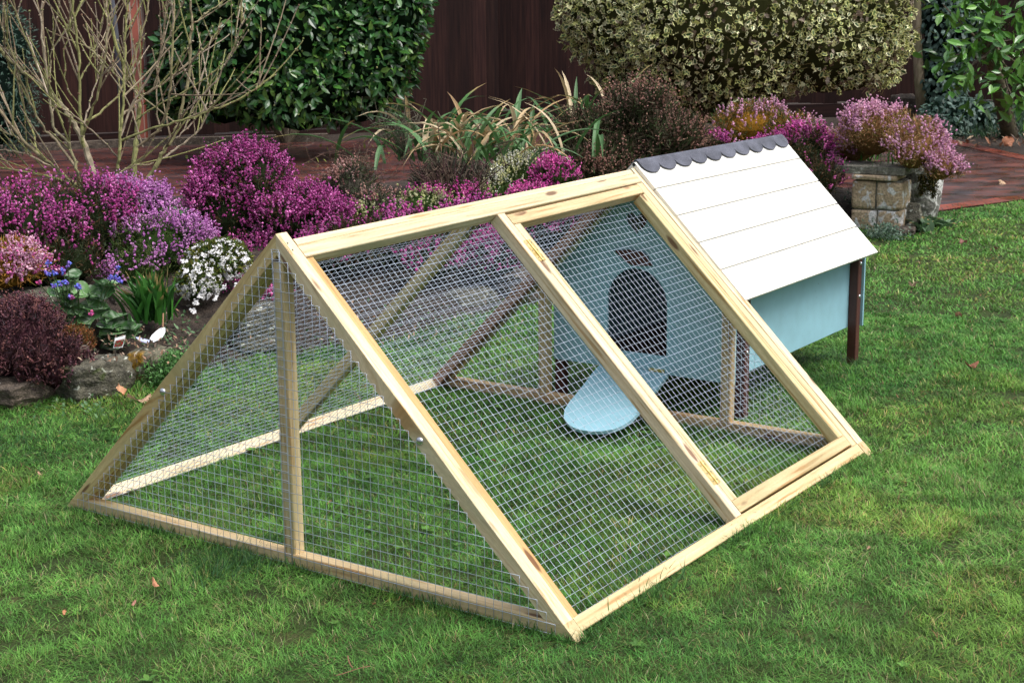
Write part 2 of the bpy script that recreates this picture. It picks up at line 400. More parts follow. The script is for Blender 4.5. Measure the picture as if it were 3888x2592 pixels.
def inside(P, poly):
    P = np.asarray(P); c = np.zeros(len(P), bool); j = len(poly)-1
    for i in range(len(poly)):
        xi, yi = poly[i]; xj, yj = poly[j]
        m_ = ((yi > P[:, 1]) != (yj > P[:, 1])) & (P[:, 0] < (xj-xi)*(P[:, 1]-yi)/(yj-yi+1e-12)+xi)
        c ^= m_; j = i
    return c
def bed_h(P):
    P = np.atleast_2d(P).astype(float)
    d = seg_dist(P, BEDPOLY); ins = inside(P, BEDPOLY)
    h = np.where(ins, .02+.25*np.clip(d/.75, 0, 1)**.7+.05*np.clip((d-.7)/2, 0, 1), -.06)
    return h+np.where(ins, .035*(vnoise(P[:, 0]*3, P[:, 1]*3, 5)-.5), 0)
def sheet(name, poly, z, material, **k):
    me = bpy.data.meshes.new(name); bm = bmesh.new()
    vs = [bm.verts.new((x, y, z)) for x, y in poly]; bm.faces.new(vs); bmesh.ops.triangulate(bm, faces=bm.faces[:])
    bmesh.ops.recalc_face_normals(bm, faces=bm.faces[:])
    if bm.faces[0].normal.z < 0: bmesh.ops.reverse_faces(bm, faces=bm.faces[:])
    bm.to_mesh(me); bm.free(); return link(name, me, material, **k)
sheet('lawn', [(-60, -60), (90, -60), (90, 90), (-60, 90)], 0, M_LAWN, kind='structure')
# soil bed as a height field
xs = np.arange(-6, 9.2, .1); ys = np.arange(.6, 8.9, .1)
GX, GY = np.meshgrid(xs, ys); P = np.stack([GX.ravel(), GY.ravel()], 1); hz = bed_h(P)
idx = np.arange(len(P)).reshape(GX.shape)
q = np.stack([idx[:-1, :-1], idx[:-1, 1:], idx[1:, 1:], idx[1:, :-1]], -1).reshape(-1, 4)
q = q[(hz[q] > -.05).any(1)]
mb = MB(); mb.add(np.column_stack([P, hz]), q); mb.build('soil_bed', M_SOIL, smooth=True, kind='structure')
PATHN = np.array([(16, -1.55), (12, -.15), (9.56, .66), (8.5, 1.02)])     # near edge of the paving beside the lawn
FAR_EDGE = np.array([(6.5, 12.6), (9.2, 11.0), (11.0, 9.3), (13.9, 8.2), (14.9, 4.6), (14.43, 2.93), (12.97, 1.67), (12.3, .9), (16, -.9)])
poly = [tuple(p) for p in PATHN]+[tuple(p) for p in BACK[::-1]]+[(-8, 9), (-8, 20), (3, 15)]+[tuple(p) for p in FAR_EDGE]
sheet('brick_path', poly, .006, M_PATH, kind='structure')
sheet('soil_border', [(6.5, 12.62), (3, 15.1), (-8, 20.1), (-8, 26), (30, 26), (30, -6), (16.2, -.95)]+[tuple(p) for p in FAR_EDGE[::-1][1:]], .004, M_SOIL, kind='structure')
def strip(name, line, wd, hgt, z, material, **k):
    line = np.asarray(line, float); mb = MB()
    for a, b_ in zip(line[:-1], line[1:]):
        d = b_-a; L = np.linalg.norm(d); nrm = np.array([-d[1], d[0]])/L
        mb.beam((*a, z+hgt/2), (*(b_), z+hgt/2), (*nrm, 0), wd, hgt, ch=.004)
    return mb.build(name, material, **k)
def band(name, line, wd, z, material, **k):
    line = np.asarray(line, float); T_ = np.gradient(line, axis=0); T_ /= np.linalg.norm(T_, axis=1)[:, None]; N_ = np.column_stack([-T_[:, 1], T_[:, 0]])*wd/2
    mb = MB(); n_ = len(line); V = np.column_stack([np.vstack([line-N_, line+N_]), np.full(2*n_, z)]); mb.add(V, np.array([[i, i+1, n_+i+1, n_+i] for i in range(n_-1)])); return mb.build(name, material, **k)
band('path_edging', [(16, -1.43), (12, -.03), (9.56, .76), (8.55, 1.12)], .20, .011, M_EDGE, kind='structure')
band('path_edging', [(12.2, .85), (12.97, 1.72), (14.43, 2.98), (14.9, 4.6)], .22, .011, M_EDGE, kind='structure')
strip('kerb', [(5.5, 13.1), (9.3, 11.1), (11.0, 9.5)], .12, .09, 0, S_ROCKB, kind='structure')

# ------------------------------------------------------------------ grass
def make_grass():
    r = np.random.default_rng(3)
    mb = MB()
    def batch(n, d0, d1, wd, az0=-23, az1=23.5, hl=1.0, box=None):
        if box is None:
            d = np.sqrt(r.uniform(d0**2, d1**2, n)); a = YAW+np.radians(r.uniform(az0, az1, n))
            P = np.stack([CAM[0]+d*np.cos(a), CAM[1]+d*np.sin(a)], 1)
        else:
            P = np.stack([r.uniform(box[0], box[1], n), r.uniform(box[2], box[3], n)], 1); d = np.hypot(P[:, 0]-CAM[0], P[:, 1]-CAM[1])
        ok = ~inside(P, BEDPOLY); path_y = np.interp(P[:, 0], PATHN[::-1, 0], PATHN[::-1, 1]); ok &= ~((P[:, 0] > 8.45) & (P[:, 1] > path_y-.04))
        ok &= P[:, 1] < edge_y(P[:, 0])+.05
        # bare scuffed patches
        bare = (vnoise(P[:, 0]*5, P[:, 1]*5, 40)*.6+vnoise(P[:, 0]*14, P[:, 1]*14, 41)*.4)
        ok &= ~((bare < .24) & (r.random(n) < .8))
        P = P[ok]; d = d[ok]; n = len(P)
        big = vnoise(P[:, 0]*1.3, P[:, 1]*1.3, 42); med = vnoise(P[:, 0]*6, P[:, 1]*6, 43); sm = vnoise(P[:, 0]*22, P[:, 1]*22, 44)
        ang = 2*math.pi*(vnoise(P[:, 0]*9, P[:, 1]*9, 45)*1.6+r.normal(0, .3, n))
        lean = np.clip(.35+.9*vnoise(P[:, 0]*11, P[:, 1]*11, 46)+r.normal(0, .3, n), .05, 2.6)
        D = np.stack([np.cos(ang)*lean, np.sin(ang)*lean, np.ones(n)], 1)
        X, Y, Z = frames(D, r)
        Z = unit(np.stack([np.cos(ang), np.sin(ang), -.3*np.ones(n)], 1)); Z = unit(Z-(Z*Y).sum(1)[:, None]*Y); X = np.cross(Y, Z)
        edge = np.clip(1-seg_dist(P, EDGE)/.18, 0, 1)*(P[:, 0] < 8)
        L = (.012+.014*med+.010*sm+r.exponential(.005, n))*(1+1.4*edge)*hl
        t1 = np.clip(.45*big+.35*med+.3*sm+.35*r.random(n)-.28, 0, 1)[:, None]
        c = (1-t1)*np.array([.038, .155, .028])+t1*np.array([.19, .40, .075])
        yel = (r.random(n) < .05+.25*np.clip(sm-.65, 0, 1)+.10*(big > .58)*(med > .5))
        c[yel] = pick([(.30, .32, .12), (.26, .29, .08), (.38, .33, .19)], yel.sum(), .15, r)
        brn = r.random(n) < .03; c[brn] = pick([(.13, .09, .05), (.24, .15, .08)], brn.sum(), .2, r)
        c *= ((1+r.normal(0, .2, n))*(.62+.75*vnoise(P[:, 0]*16, P[:, 1]*16, 71)))[:, None]; c = np.clip(c, .006, .6)
        ol = (vnoise(P[:, 0]*2.1, P[:, 1]*2.1, 72) > .6)*.22; c[:, 0] *= 1+ol; c[:, 2] *= 1-.3*ol
        pos = np.column_stack([P, np.full(n, -.001)])
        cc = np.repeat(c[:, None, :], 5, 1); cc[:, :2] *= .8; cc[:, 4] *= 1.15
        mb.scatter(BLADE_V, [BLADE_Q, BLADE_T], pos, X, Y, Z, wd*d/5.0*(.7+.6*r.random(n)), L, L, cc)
    batch(190000, 3.3, 5.5, .0022)
    batch(230000, 5.3, 8.2, .0025)
    batch(110000, 8.0, 13.6, .0034, -23, 6)
    # clover and daisy rosettes in the turf
    n = 600; d = np.sqrt(r.uniform(3.6**2, 11**2, n)); a = YAW+np.radians(r.uniform(-21, 21, n))
    P = np.stack([CAM[0]+d*np.cos(a), CAM[1]+d*np.sin(a)], 1); w_ = vnoise(P[:, 0]*3, P[:, 1]*3, 60); P = P[(w_ > .55) & ~inside(P, BEDPOLY) & (P[:, 1] < edge_y(P[:, 0])-.05) & (P[:, 0] < 8.2)]
    for p in P:
        k = r.integers(4, 8); th = r.uniform(0, 6.28)+np.arange(k)*6.28/k+r.normal(0, .2, k)
        D = np.stack([np.cos(th), np.sin(th), .35+.2*r.random(k)], 1); Y = unit(D); X = unit(np.cross(Y, [0, 0, 1])); Z = np.cross(X, Y)
        L = r.uniform(.012, .026)
        mb.scatter(LEAF_V, [LEAF_Q, LEAF_T], np.tile([*p, .012], (k, 1)), X, Y, Z, L, L, L, pick([(.12, .25, .05), (.09, .21, .045)], k, .2, r))
    # blades standing against the rails and legs, coloured darker as painted contact shade
    for (a_, b_, n) in (((-.004, -1.0), (-.004, 1.0), 1500), ((.0, -1.012), (2.04, -1.012), 1500), ((.0, 1.012), (2.04, 1.012), 700), ((2.05, -1.0), (2.05, 1.0), 900), ((3.3, -.42), (3.36, -.41), 90), ((.052, -.97), (.052, .97), 700)):
        t = r.random(n)[:, None]; P = np.array(a_)*(1-t)+np.array(b_)*t; dv = np.array(b_)-np.array(a_); nv = unit(np.array([-dv[1], dv[0]])); P = P+nv*np.abs(r.normal(0, .012, n))[:, None]*(1 if nv@(CAM[:2]-P.mean(0)) > 0 else -1)
        keep = vnoise(P[:, 0]*4, P[:, 1]*4, 80) > .36; P = P[keep]; n = len(P); ang = r.uniform(0, 6.28, n); lean = np.abs(r.normal(.5, .4, n)); D = np.stack([np.cos(ang)*lean, np.sin(ang)*lean, np.ones(n)], 1); Y = unit(D)
        Z = unit(np.stack([np.cos(ang), np.sin(ang), -.3*np.ones(n)], 1)); Z = unit(Z-(Z*Y).sum(1)[:, None]*Y); X = np.cross(Y, Z); L = r.uniform(.015, .045, n)*(.6+.8*vnoise(P[:, 0]*7, P[:, 1]*7, 81))
        mb.scatter(BLADE_V, [BLADE_Q, BLADE_T], np.column_stack([P, np.zeros(n)]), X, Y, Z, .0024, L, L, pick([(.05, .14, .03), (.08, .2, .045), (.04, .11, .03)], n, .25, r))
    # longer dark tufts as beside the front rail
    for (u, v, n, sp) in [(900, 2150, 500, .10), (820, 2120, 300, .1), (3050, 1370, 500, .16), (3180, 1420, 400, .16), (3030, 1480, 300, .12), (950, 2110, 240, .1), (700, 1640, 200, .12), (250, 1640, 500, .25), (60, 1720, 500, .25), (500, 1600, 350, .2), (2450, 2230, 200, .1), (2900, 2000, 150, .1), (1850, 2540, 200, .15)]:
        g = ground(u, v); P = g[:2]+r.normal(0, sp, (n, 2))*[1, .6]; ok = P[:, 1] < edge_y(P[:, 0])+.02; P = P[ok]; n = len(P)
        a0 = r.uniform(0, 6.28); ang = a0+r.normal(0, .7, n); lean = np.abs(r.normal(1.1, .5, n))
        D = np.stack([np.cos(ang)*lean, np.sin(ang)*lean, np.ones(n)], 1); Y = unit(D)
        Z = unit(np.stack([np.cos(ang), np.sin(ang), -.3*np.ones(n)], 1)); Z = unit(Z-(Z*Y).sum(1)[:, None]*Y); X = np.cross(Y, Z)
        L = r.uniform(.04, .085, n)
        mb.scatter(BLADE_V, [BLADE_Q, BLADE_T], np.column_stack([P, np.zeros(n)]), X, Y, Z, .0026, L, L, pick([(.04, .11, .025), (.06, .15, .035), (.05, .13, .05)], n, .2, r))
    return mb.build('grass', L_GRASS, kind='stuff', label='short mown wet green lawn grass around the run', cat='grass')
make_grass()

# ------------------------------------------------------------------ the wire run
W, LEN, T = 1.0085, 1.9987, 0.0472        # half base width, length, timber thickness (ridge height is 1)
CELL = 0.0285
SL = np.array([0, W, 1.0]); SL /= np.linalg.norm(SL)
def side(x, s, off=0.0, near=True):
    """point of a sloping side: x along, s up the slope from the foot, off outwards"""
    n = np.array([0, -1, W])/math.hypot(1, W); p = np.array([0, -W, 0])+SL*s+n*off
    return np.array([x, p[1] if near else -p[1], p[2]])
def s_across(near=True): return SL*np.array([1, 1 if near else -1, 1])
WARM = (1.0, .96, .9); PALE = (1.08, 1.06, 1.04); TAN = (.86, .74, .58); GREEN = (.86, .88, .74); REDD = (.82, .62, .5)
_sd = [100]
def timber(name, parent, p0, p1, across, wd, dp, tint=(1, 1, 1), material=None, **k):
    _sd[0] += 1; mb = MB(); mb.beam(p0, p1, across, wd, dp, col_=tint, seed=_sd[0], **k)
    return mb.build(name, material or W_TIMBER, parent)
def span(name, parent, x0, x1, s0, s1, near=True, o=0.0, dp=.0445, tint=(1, 1, 1), along='x', mbx=None):
    """timber lying in a sloping side between x0..x1 and s0..s1, outer face at offset o"""
    mb = mbx or MB(); _sd[0] += 1; oc = o-dp/2
    if along == 'x': mb.beam(side(x0, (s0+s1)/2, oc, near), side(x1, (s0+s1)/2, oc, near), s_across(near), s1-s0, dp, col_=tint, seed=_sd[0])
    else: mb.beam(side((x0+x1)/2, s0, oc, near), side((x0+x1)/2, s1, oc, near), (1, 0, 0), x1-x0, dp, col_=tint, seed=_sd[0])
    return mb if mbx else mb.build(name, W_TIMBER, parent)

run = empty('chicken_run', (1.0, 0, 0), label='triangular pine framed chicken run of wire mesh on the lawn', cat='chicken run')
r_ = .0412
def end_frame(x0, tint, rt, lt):
    xc = x0+T/2
    # bottom rail with ends cut to the slope
    timber('bottom_rail', run, (xc, -W+r_/2*W, r_/2), (xc, W-r_/2*W, r_/2), (0, 0, 1), r_, T, tint, cut0=(W, 0), cut1=(-W, 0))
    for sg, tn in ((-1, rt), (1, lt)):
        # rafter: polygon prism mitred on the centre line and on the rail
        th = .0445*math.hypot(1, W)               # vertical thickness
        ye = W*(1-r_); pr = [(ye, r_), (0, 1.0), (0, 1.0-th), (ye-th*W, r_)]
        mb = MB(); _sd[0] += 1; off = np.random.default_rng(_sd[0]).uniform(0, 50, 3)
        n = 14; V = []; G = []
        ch = .002
        for i in range(n):
            t = i/(n-1)
            o_ = np.array([ye, r_])*(1-t)+np.array([0, 1.0])*t; i_ = np.array([ye-th*W, r_])*(1-t)+np.array([0, 1.0-th])*t
            wob = .0012*math.sin(i*1.3)
            for (q_, xx) in ((o_, x0+ch), (o_, x0+T-ch), (o_-[0, ch], x0+T), (i_+[0, ch], x0+T), (i_, x0+T-ch), (i_, x0+ch), (i_+[0, ch], x0), (o_-[0, ch], x0)):
                V.append((xx, sg*(q_[0]+(.0003 if t == 1 else 0)), q_[1]+wob)); G.append((t*1.35+off[0], xx+off[1], (q_[0]-q_[1]+2*t)+off[2]*0+off[2]))
        qd = np.array([[i*8+j, i*8+(j+1) % 8, (i+1)*8+(j+1) % 8, (i+1)*8+j] for i in range(n-1) for j in range(8)])
        if sg > 0: qd = qd[:, ::-1]
        cp = np.array([[7-j for j in range(8)], [(n-1)*8+j for j in range(8)]])
        if sg > 0: cp = cp[:, ::-1]
        mb.add(V, [qd, cp], tn, G); mb.build('rafter', W_TIMBER, run)
end_frame(0.0, (.93, .84, .68), (1.08, 1.05, .98), (.92, .84, .6))
end_frame(LEN, (.9, .74, .58), PALE, GREEN)
th_ = .0445*math.hypot(1, W)
timber('end_post', run, (T/2+.001, 0, r_), (T/2+.001, 0, 1-th_-.02), (0, 1, 0), .0405, T-.004, (1.0, .93, .76))
for y in (.42, -.422):
    timber('end_post', run, (LEN+T/2, y, r_), (LEN+T/2, y, (1-abs(y)/W)-th_-.004), (0, 1, 0), .0415, T-.004, (.9, .78, .58))
# the near side
span('base_rail', run, .0485, 1.994, .0185, .0605, tint=(1.0, .88, .70))
span('stile', run, .0505, .0865, .061, 1.324, o=-.008, along='s', tint=(.80, .60, .36))
_sd[0] += 1
mb = MB(); mb.beam(side(.0485, 1.3465, -.0222), side(1.995, 1.3715, -.0222), s_across(), .044, .0445, col_=(.93, .92, .86), seed=_sd[0]); mb.build('ridge_rail', W_TIMBER, run)
span('mullion', run, 1.0075, 1.0485, .061, 1.334, along='s', o=.001, tint=PALE)
span('stile', run, 1.9535, 1.9945, .061, 1.346, along='s', o=-.001, tint=(1.0, .92, .8))
# the far side, its top rail stands behind the near one
span('base_rail', run, .0485, 1.994, .0185, .0605, False, tint=PALE)
span('stile', run, .0485, .0865, .061, 1.33, False, along='s', tint=(.62, .56, .42))
span('mullion', run, 1.0075, 1.0485, .061, 1.33, False, along='s', tint=(.86, .8, .58))
span('stile', run, 1.9535, 1.9945, .061, 1.33, False, along='s', tint=(.50, .30, .22))
mb = MB(); _sd[0] += 1
c0 = side(.0505, 1.3805, .0); c1 = side(1.985, 1.4035, .0)
sA = np.array([0, W, -1.0]); sA = s_across(False)
dn = -s_across(False)
mb.beam(c0+dn*.021, c1+dn*.021, s_across(False), .042, .0235, col_=(1.12, 1.08, .98), seed=_sd[0]); mb.build('ridge_rail', W_TIMBER, run)

def wire_grid(mb, x0, x1, s0, s1, near, off, bow, seed, rad=.00063):
    r = np.random.default_rng(seed)
    nx = int((x1-x0)/CELL)+1; ns = int((s1-s0)/CELL)+1
    X_ = x0+np.arange(nx)*CELL+.004+r.normal(0, .0005, nx); S_ = s0+np.arange(ns)*CELL+.006+r.normal(0, .0005, ns)
    f1, f2 = r.uniform(1.5, 3, 2); ph = r.uniform(0, 6, 2)
    def dz(x, s): return off+bow*math.sin(math.pi*(x-x0)/(x1-x0))*math.sin(math.pi*(s-s0)/(s1-s0))+.0022*math.sin(f1*x*4+ph[0])*math.sin(f2*s*4+ph[1])
    for x in X_:
        ss = np.linspace(s0-.012, s1+.012, 13); mb.tube([side(x+.0012*math.sin(5*s+ph[0]), s, dz(x, s)+.0009, near) for s in ss], rad, 5)
    for s in S_:
        xx = np.linspace(x0-.012, x1+.012, 13); mb.tube([side(x, s+.0012*math.sin(4*x+ph[1]), dz(x, s)-.0009, near) for x in xx], rad, 5)
    return X_, S_, dz
drops = MB()
def put_drops(X_, S_, dz, n, seed):
    r = np.random.default_rng(seed)
    P = np.array([side(x+.002, s-.003, dz(x, s)-.002) for x, s in zip(r.choice(X_, n), r.choice(S_, n))])
    e = np.eye(3); k = r.uniform(.0012, .0022, n)
    drops.scatter(OCT_V, OCT_F, P, np.tile(e[0], (n, 1)), np.tile(e[1], (n, 1)), np.tile(e[2], (n, 1)), k, k, k*1.25, np.ones((n, 3)))
mb = MB(); a = wire_grid(mb, .0865, 1.0075, .0605, 1.325, True, -.0455, -.006, 1)
wm = mb.build('wire_mesh', M_WIRE, run, True); put_drops(*a, 260, 5)
mb = MB(); wire_grid(mb, .0865, 1.0075, .0605, 1.33, False, -.0455, .006, 2); mb.build('wire_mesh', M_WIRE, run, True)
mb = MB(); wire_grid(mb, 1.0485, 1.9535, .0605, 1.33, False, -.0455, .006, 3); mb.build('wire_mesh', M_WIRE, run, True)
# stepped wire on the end frames
def end_mesh(x, y0, sg, jn, kn, zlow, lim, rad=.00078, lo=0):
    """cells j (away from the middle) and k (up) kept while their outer top corner stays on the rafter"""
    mb = MB(); Z = zlow+np.arange(kn+1)*CELL; Y = y0+sg*np.arange(jn+1)*CELL*.985
    keep = np.array([[abs(Y[j+1])+Z[k+1]*W <= lim for k in range(kn)] for j in range(jn)])
    keep[:lo] = False
    rj = np.random.default_rng(kn+int(abs(y0)*1e4)); Z = Z+rj.normal(0, .0005, len(Z)); Y = Y+rj.normal(0, .0005, len(Y))
    def wob(y, z): return x-.0012-.0010*math.sin(9*y+7*z)
    for j in range(jn+1):
        col_k = [k for k in range(kn) if (j < jn and keep[j, k]) or (j > 0 and keep[j-1, k])]
        if col_k:
            zz = np.linspace(Z[min(col_k)], Z[max(col_k)+1], 7); mb.tube([(wob(Y[j], z), Y[j], z) for z in zz], rad, 5)
    for k in range(kn+1):
        js = [j for j in range(jn) if (k < kn and keep[j, k]) or (k > 0 and keep[j, k-1])]
        if js:
            yy = np.linspace(Y[min(js)], Y[max(js)+1], 7); mb.tube([(wob(y, Z[k])-.0015, y, Z[k]) for y in yy], rad, 5)
    mb.build('wire_mesh', M_WIRE, run, True)
end_mesh(0, -.011, 1, 36, 33, .013, W-.022)
end_mesh(-.0018, .012, -1, 36, 33, .008, W-.026)
for sg in (1, -1):
    mb = MB()
    end_mesh(LEN, sg*.405, sg, 22, 16, .012, W-.03)
drops_parent = wm
mb = drops; mb.build('water_drop', M_DROP, wm, True, kind='stuff')
def dome(mb, c, n, rad, h=.6):
    c = np.asarray(c, float); n = unit(np.asarray(n, float)); X, Y, Z = frames(n[None], np.random.default_rng(1)); X = X[0]; Z = Z[0]
    V = []; rows = 5; sd_ = 12
    for i in range(rows):
        a_ = i/(rows-1)*math.pi/2
        for j in range(sd_):
            t = j*2*math.pi/sd_; V.append(c+(X*math.cos(t)+Z*math.sin(t))*rad*math.cos(a_)+n*rad*h*math.sin(a_))
    q_ = np.array([[i*sd_+j, i*sd_+(j+1) % sd_, (i+1)*sd_+(j+1) % sd_, (i+1)*sd_+j] for i in range(rows-1) for j in range(sd_)])
    mb.add(V, q_)
for i_, s_ in enumerate((1.381, 1.355)):
    mb = MB(); dome(mb, side(.018, s_, .0006), (0, -1, 1), .0032, .25); mb.build('screw', M_STEEL, run)
for y in (.503, -.503):
    mb = MB(); dome(mb, (-.0005, y, .468), (-1, 0, 0), .0125); mb.build('bolt_head', M_ZINC, run, True)
# the hinged hatch in the near side
hm = MB()
span('', None, 1.0535, 1.092, .114, 1.2825, along='s', o=-.0005, tint=(1.02, .98, .9), mbx=hm)
span('', None, 1.912, 1.9495, .114, 1.2925, along='s', o=-.0005, tint=(.94, .90, .70), mbx=hm)
span('', None, 1.0525, 1.9505, .0675, .1135, o=-.0005, tint=(.84, .76, .6), mbx=hm)
_sd[0] += 1; hm.beam(side(1.0525, 1.3055, -.0225), side(1.9505, 1.3215, -.0225), s_across(), .043, .0445, col_=(.92, .78, .62), seed=_sd[0])
hatch = hm.build('hatch_door', W_TIMBER, run, label='hinged mesh hatch in the near side')
mb = MB(); a = wire_grid(mb, 1.092, 1.912, .1135, 1.29, True, -.0455, -.004, 4); mb.build('wire_mesh', M_WIRE, hatch, True)
def hinge(x0, s0, s1, parent, wd=.020):
    mb = MB(); sm = (s0+s1)/2; L = s1-s0
    for sg in (-1, 1): mb.beam(side(x0+sg*(wd/2+.002), s0, .0018), side(x0+sg*(wd/2+.002), s1, .0018), (1, 0, 0), wd-.002, .0016, ch=.0004)
    mb.tube([side(x0, s0, .004), side(x0, s1, .004)], .0028, 8)
    h = mb.build('hinge', M_BRASS, parent)
    mb = MB()
    for sg in (-1, 1):
        for t in (.15, .5, .85): dome(mb, side(x0+sg*(wd/2+.003), s0+L*t, .0024), side(0, 0, 1)-side(0, 0, 0), .0028, .3)
    mb.build('screw', M_STEEL, parent, kind='stuff')
hinge(1.051, 1.122, 1.212, hatch); hinge(1.046, .183, .272, hatch)

# ------------------------------------------------------------------ the hen house
coop = empty('hen_house', (2.7, 0, 0), label='small pale blue hen house with a white boarded roof behind the run', cat='hen house')
XF, XR = 2.086, 3.37
YS, ZB = .372, .172
RZ, EY, EZ = 1.025, .4885, .5235           # outer roof: ridge height, eaves half width, eaves height
def roof_z(y): return RZ-(RZ-EZ)*abs(y)/EY
UR = .018                                   # vertical thickness of the boards under that line
def plate(name, outer, holes, frame_, thick, material, parent, **k):
    """flat panel from 2-D outlines; frame_ maps (a, b) to 3-D, thickness along its normal"""
    bm = bmesh.new(); edges = []
    for loop_ in [outer]+holes:
        vs = [bm.verts.new(frame_(a_, b_)) for a_, b_ in loop_]
        edges += [bm.edges.new((vs[i], vs[(i+1) % len(vs)])) for i in range(len(vs))]
    bmesh.ops.triangle_fill(bm, use_beauty=True, edges=edges)
    o0 = Vector(frame_(0, 0)); nn = (Vector(frame_(1, 0))-o0).cross(Vector(frame_(0, 1))-o0).normalized()
    for f in bm.faces:
        if f.normal.dot(nn) < 0: f.normal_flip()
    geom = bmesh.ops.extrude_face_region(bm, geom=bm.faces[:])
    bmesh.ops.translate(bm, vec=-nn*thick, verts=[g for g in geom['geom'] if isinstance(g, bmesh.types.BMVert)])
    bmesh.ops.recalc_face_normals(bm, faces=bm.faces[:])
    me = bpy.data.meshes.new(name); bm.to_mesh(me); bm.free()
    return link(name, me, material, parent, **k)
# looking from -x: a = -y, b = z  -> normal = (-1,0,0)
fx = lambda x: (lambda a_, b_: (x, -a_, b_))
def gable(hw, z0, slack): return [(-hw, z0), (hw, z0), (hw, roof_z(hw)-slack), (0, roof_z(0)-slack), (-hw, roof_z(hw)-slack)]
door = [(-.157, .245), (.118, .245)]+[(-.0195+.1375*math.cos(t), .452+.1375*math.sin(t)) for t in np.linspace(0, math.pi, 25)]
heart = []
for t in np.linspace(0, 2*math.pi, 36, endpoint=False):
    hx = 16*math.sin(t)**3; hy = 13*math.cos(t)-5*math.cos(2*t)-2*math.cos(3*t)-math.cos(4*t)
    heart.append((-.024+hx*.0030, .776+hy*.0031))
plate('front_wall', gable(.418, ZB, .03), [door, heart], fx(XF), .012, P_AQUA, coop)
plate('rear_wall', [(-.425, ZB+.005), (.425, ZB+.005), (.425, .49), (.405, roof_z(.4)-.034), (0, roof_z(0)-.03), (-.405, roof_z(.4)-.034), (-.425, .49)], [], fx(XR), .012, P_AQUA, coop)
mb = MB(); mb.beam((XF+.034, -.035, .70), (XF+.034, -.035, .88), (0, 1, 0), .10, .02, ch=.001); mb.build('inner_post', P_BROWN, coop)
leaf = [(-.119, .655), (-.06, .664), (.005, .660), (.03, .643), (.052, .609), (.0, .6045), (-.04, .604), (-.065, .615), (-.09, .633)]
plate('sign_plate', leaf, [], fx(XF-.012), .0115, P_BROWN, coop, label='dark brown curved wooden plate over the doorway')
for sg in (-1, 1):
    y = sg*YS
    bm = MB(); bm.beam((XF+.0125, y-sg*.006, (ZB+.465)/2+.05), (XR-.002, y-sg*.006, (ZB+.465)/2+.05), (0, 0, 1), .465-ZB+.10, .012, ch=.001)
    bm.build('side_wall', P_AQUA, coop)
bm = MB(); bm.beam((XF+.013, 0, ZB+.012), (XR-.003, 0, ZB+.012), (0, 1, 0), 2*YS-.026, .012, ch=.001); bm.build('floor', P_BROWN, coop)
for (x, ya, yb, h) in ((XF+.014, .3825, .4235, .44), (2.185, -.3725, -.4145, .49), (3.3255, .3725, .4145, .505), (3.3255, -.3725, -.4145, .505)):
    timber('leg', coop, (x+.0215, (ya+yb)/2, 0), (x+.0215, (ya+yb)/2, h), (1, 0, 0), .041, abs(yb-ya), (1, 1, 1), material=P_BROWN)
for z in (.465, .315):
    mb = MB(); dome(mb, (3.352, -.4145, z), (0, -1, 0), .0085); mb.build('bolt_head', M_ZINC, coop, True)
mb = MB(); dome(mb, (2.206, -.4145, .275), (0, -1, 0), .0085); mb.build('bolt_head', M_ZINC, coop, True)
# roof boards: five lapped boards on each slope
rn = np.array([0, -(RZ-EZ), EY]); rn = np.array([0, -1, 0])*0+unit(np.array([0, -(RZ-EZ)/EY*1.0, 1.0]))
rdn = unit(np.array([0, -EY, -(RZ-EZ)]))
lines = [0.004, .142, .279, .415, .551, .700]
for sg in (-1, 1):
    mb = MB(); fl = np.array([1, -sg, 1])
    for i in range(5):
        a_, b_ = lines[i], lines[i+1]+(.0 if i == 4 else -.0042)
        m_ = (a_+b_)/2; x0 = 2.0195+.002*i
        base = np.array([0, 0, RZ])+rdn*m_-rn*.0085
        tilt = rdn+rn*.010
        c_ = base*fl
        mb.beam((x0, c_[1], c_[2]), (3.3645, c_[1], c_[2]), unit(tilt)*fl, b_-a_, .014, ch=.0016)
    mb.build('roof', P_CREAM, coop)
    q_ = MB(); pts = (np.array([0, 0, RZ])+rdn*.35-rn*.0185)*fl
    q_.beam((2.06, pts[1], pts[2]), (3.36, pts[1], pts[2]), rdn*fl, .66, .004, ch=.0005); q_.build('roof_lining', P_CREAM, coop)
# scalloped felt over the ridge
NL = 10; pitch_ = (3.366-2.034)/NL
def felt_down(x):
    t = ((x-2.034)/pitch_) % 1.0
    return .030+.043*math.sqrt(max(0, 1-(abs(2*t-1))**2.2))
xs_ = np.unique(np.concatenate([2.034+pitch_*(i+np.array([0, .004, .02, .05, .1, .18, .28, .4, .5, .6, .72, .82, .9, .95, .98, .996])) for i in range(NL)]+[[3.366]]))
V = []
lift = .0035
for x in xs_:
    dn_ = felt_down(min(x, 3.3659))
    for sg, d_ in ((-1, dn_), (-1, dn_*.55), (-1, .012), (0, 0), (1, .012), (1, dn_*.55), (1, dn_)):
        p_ = np.array([x, 0, RZ+.0045])+(rdn*d_*(1 if sg else 0)) + rn*lift*(1 if sg else 0)*np.array([1, 1, 1])
        if sg > 0: p_ = np.array([p_[0], -p_[1], p_[2]])
        V.append(p_)
n_ = len(xs_); idx = np.arange(n_*7).reshape(n_, 7)
qd = np.stack([idx[:-1, :-1], idx[:-1, 1:], idx[1:, 1:], idx[1:, :-1]], -1).reshape(-1, 4)
mb = MB(); mb.add(V, qd); felt = mb.build('ridge_felt', M_FELT, coop)
sm_ = felt.modifiers.new('thick', 'SOLIDIFY'); sm_.thickness = .004; sm_.offset = 1
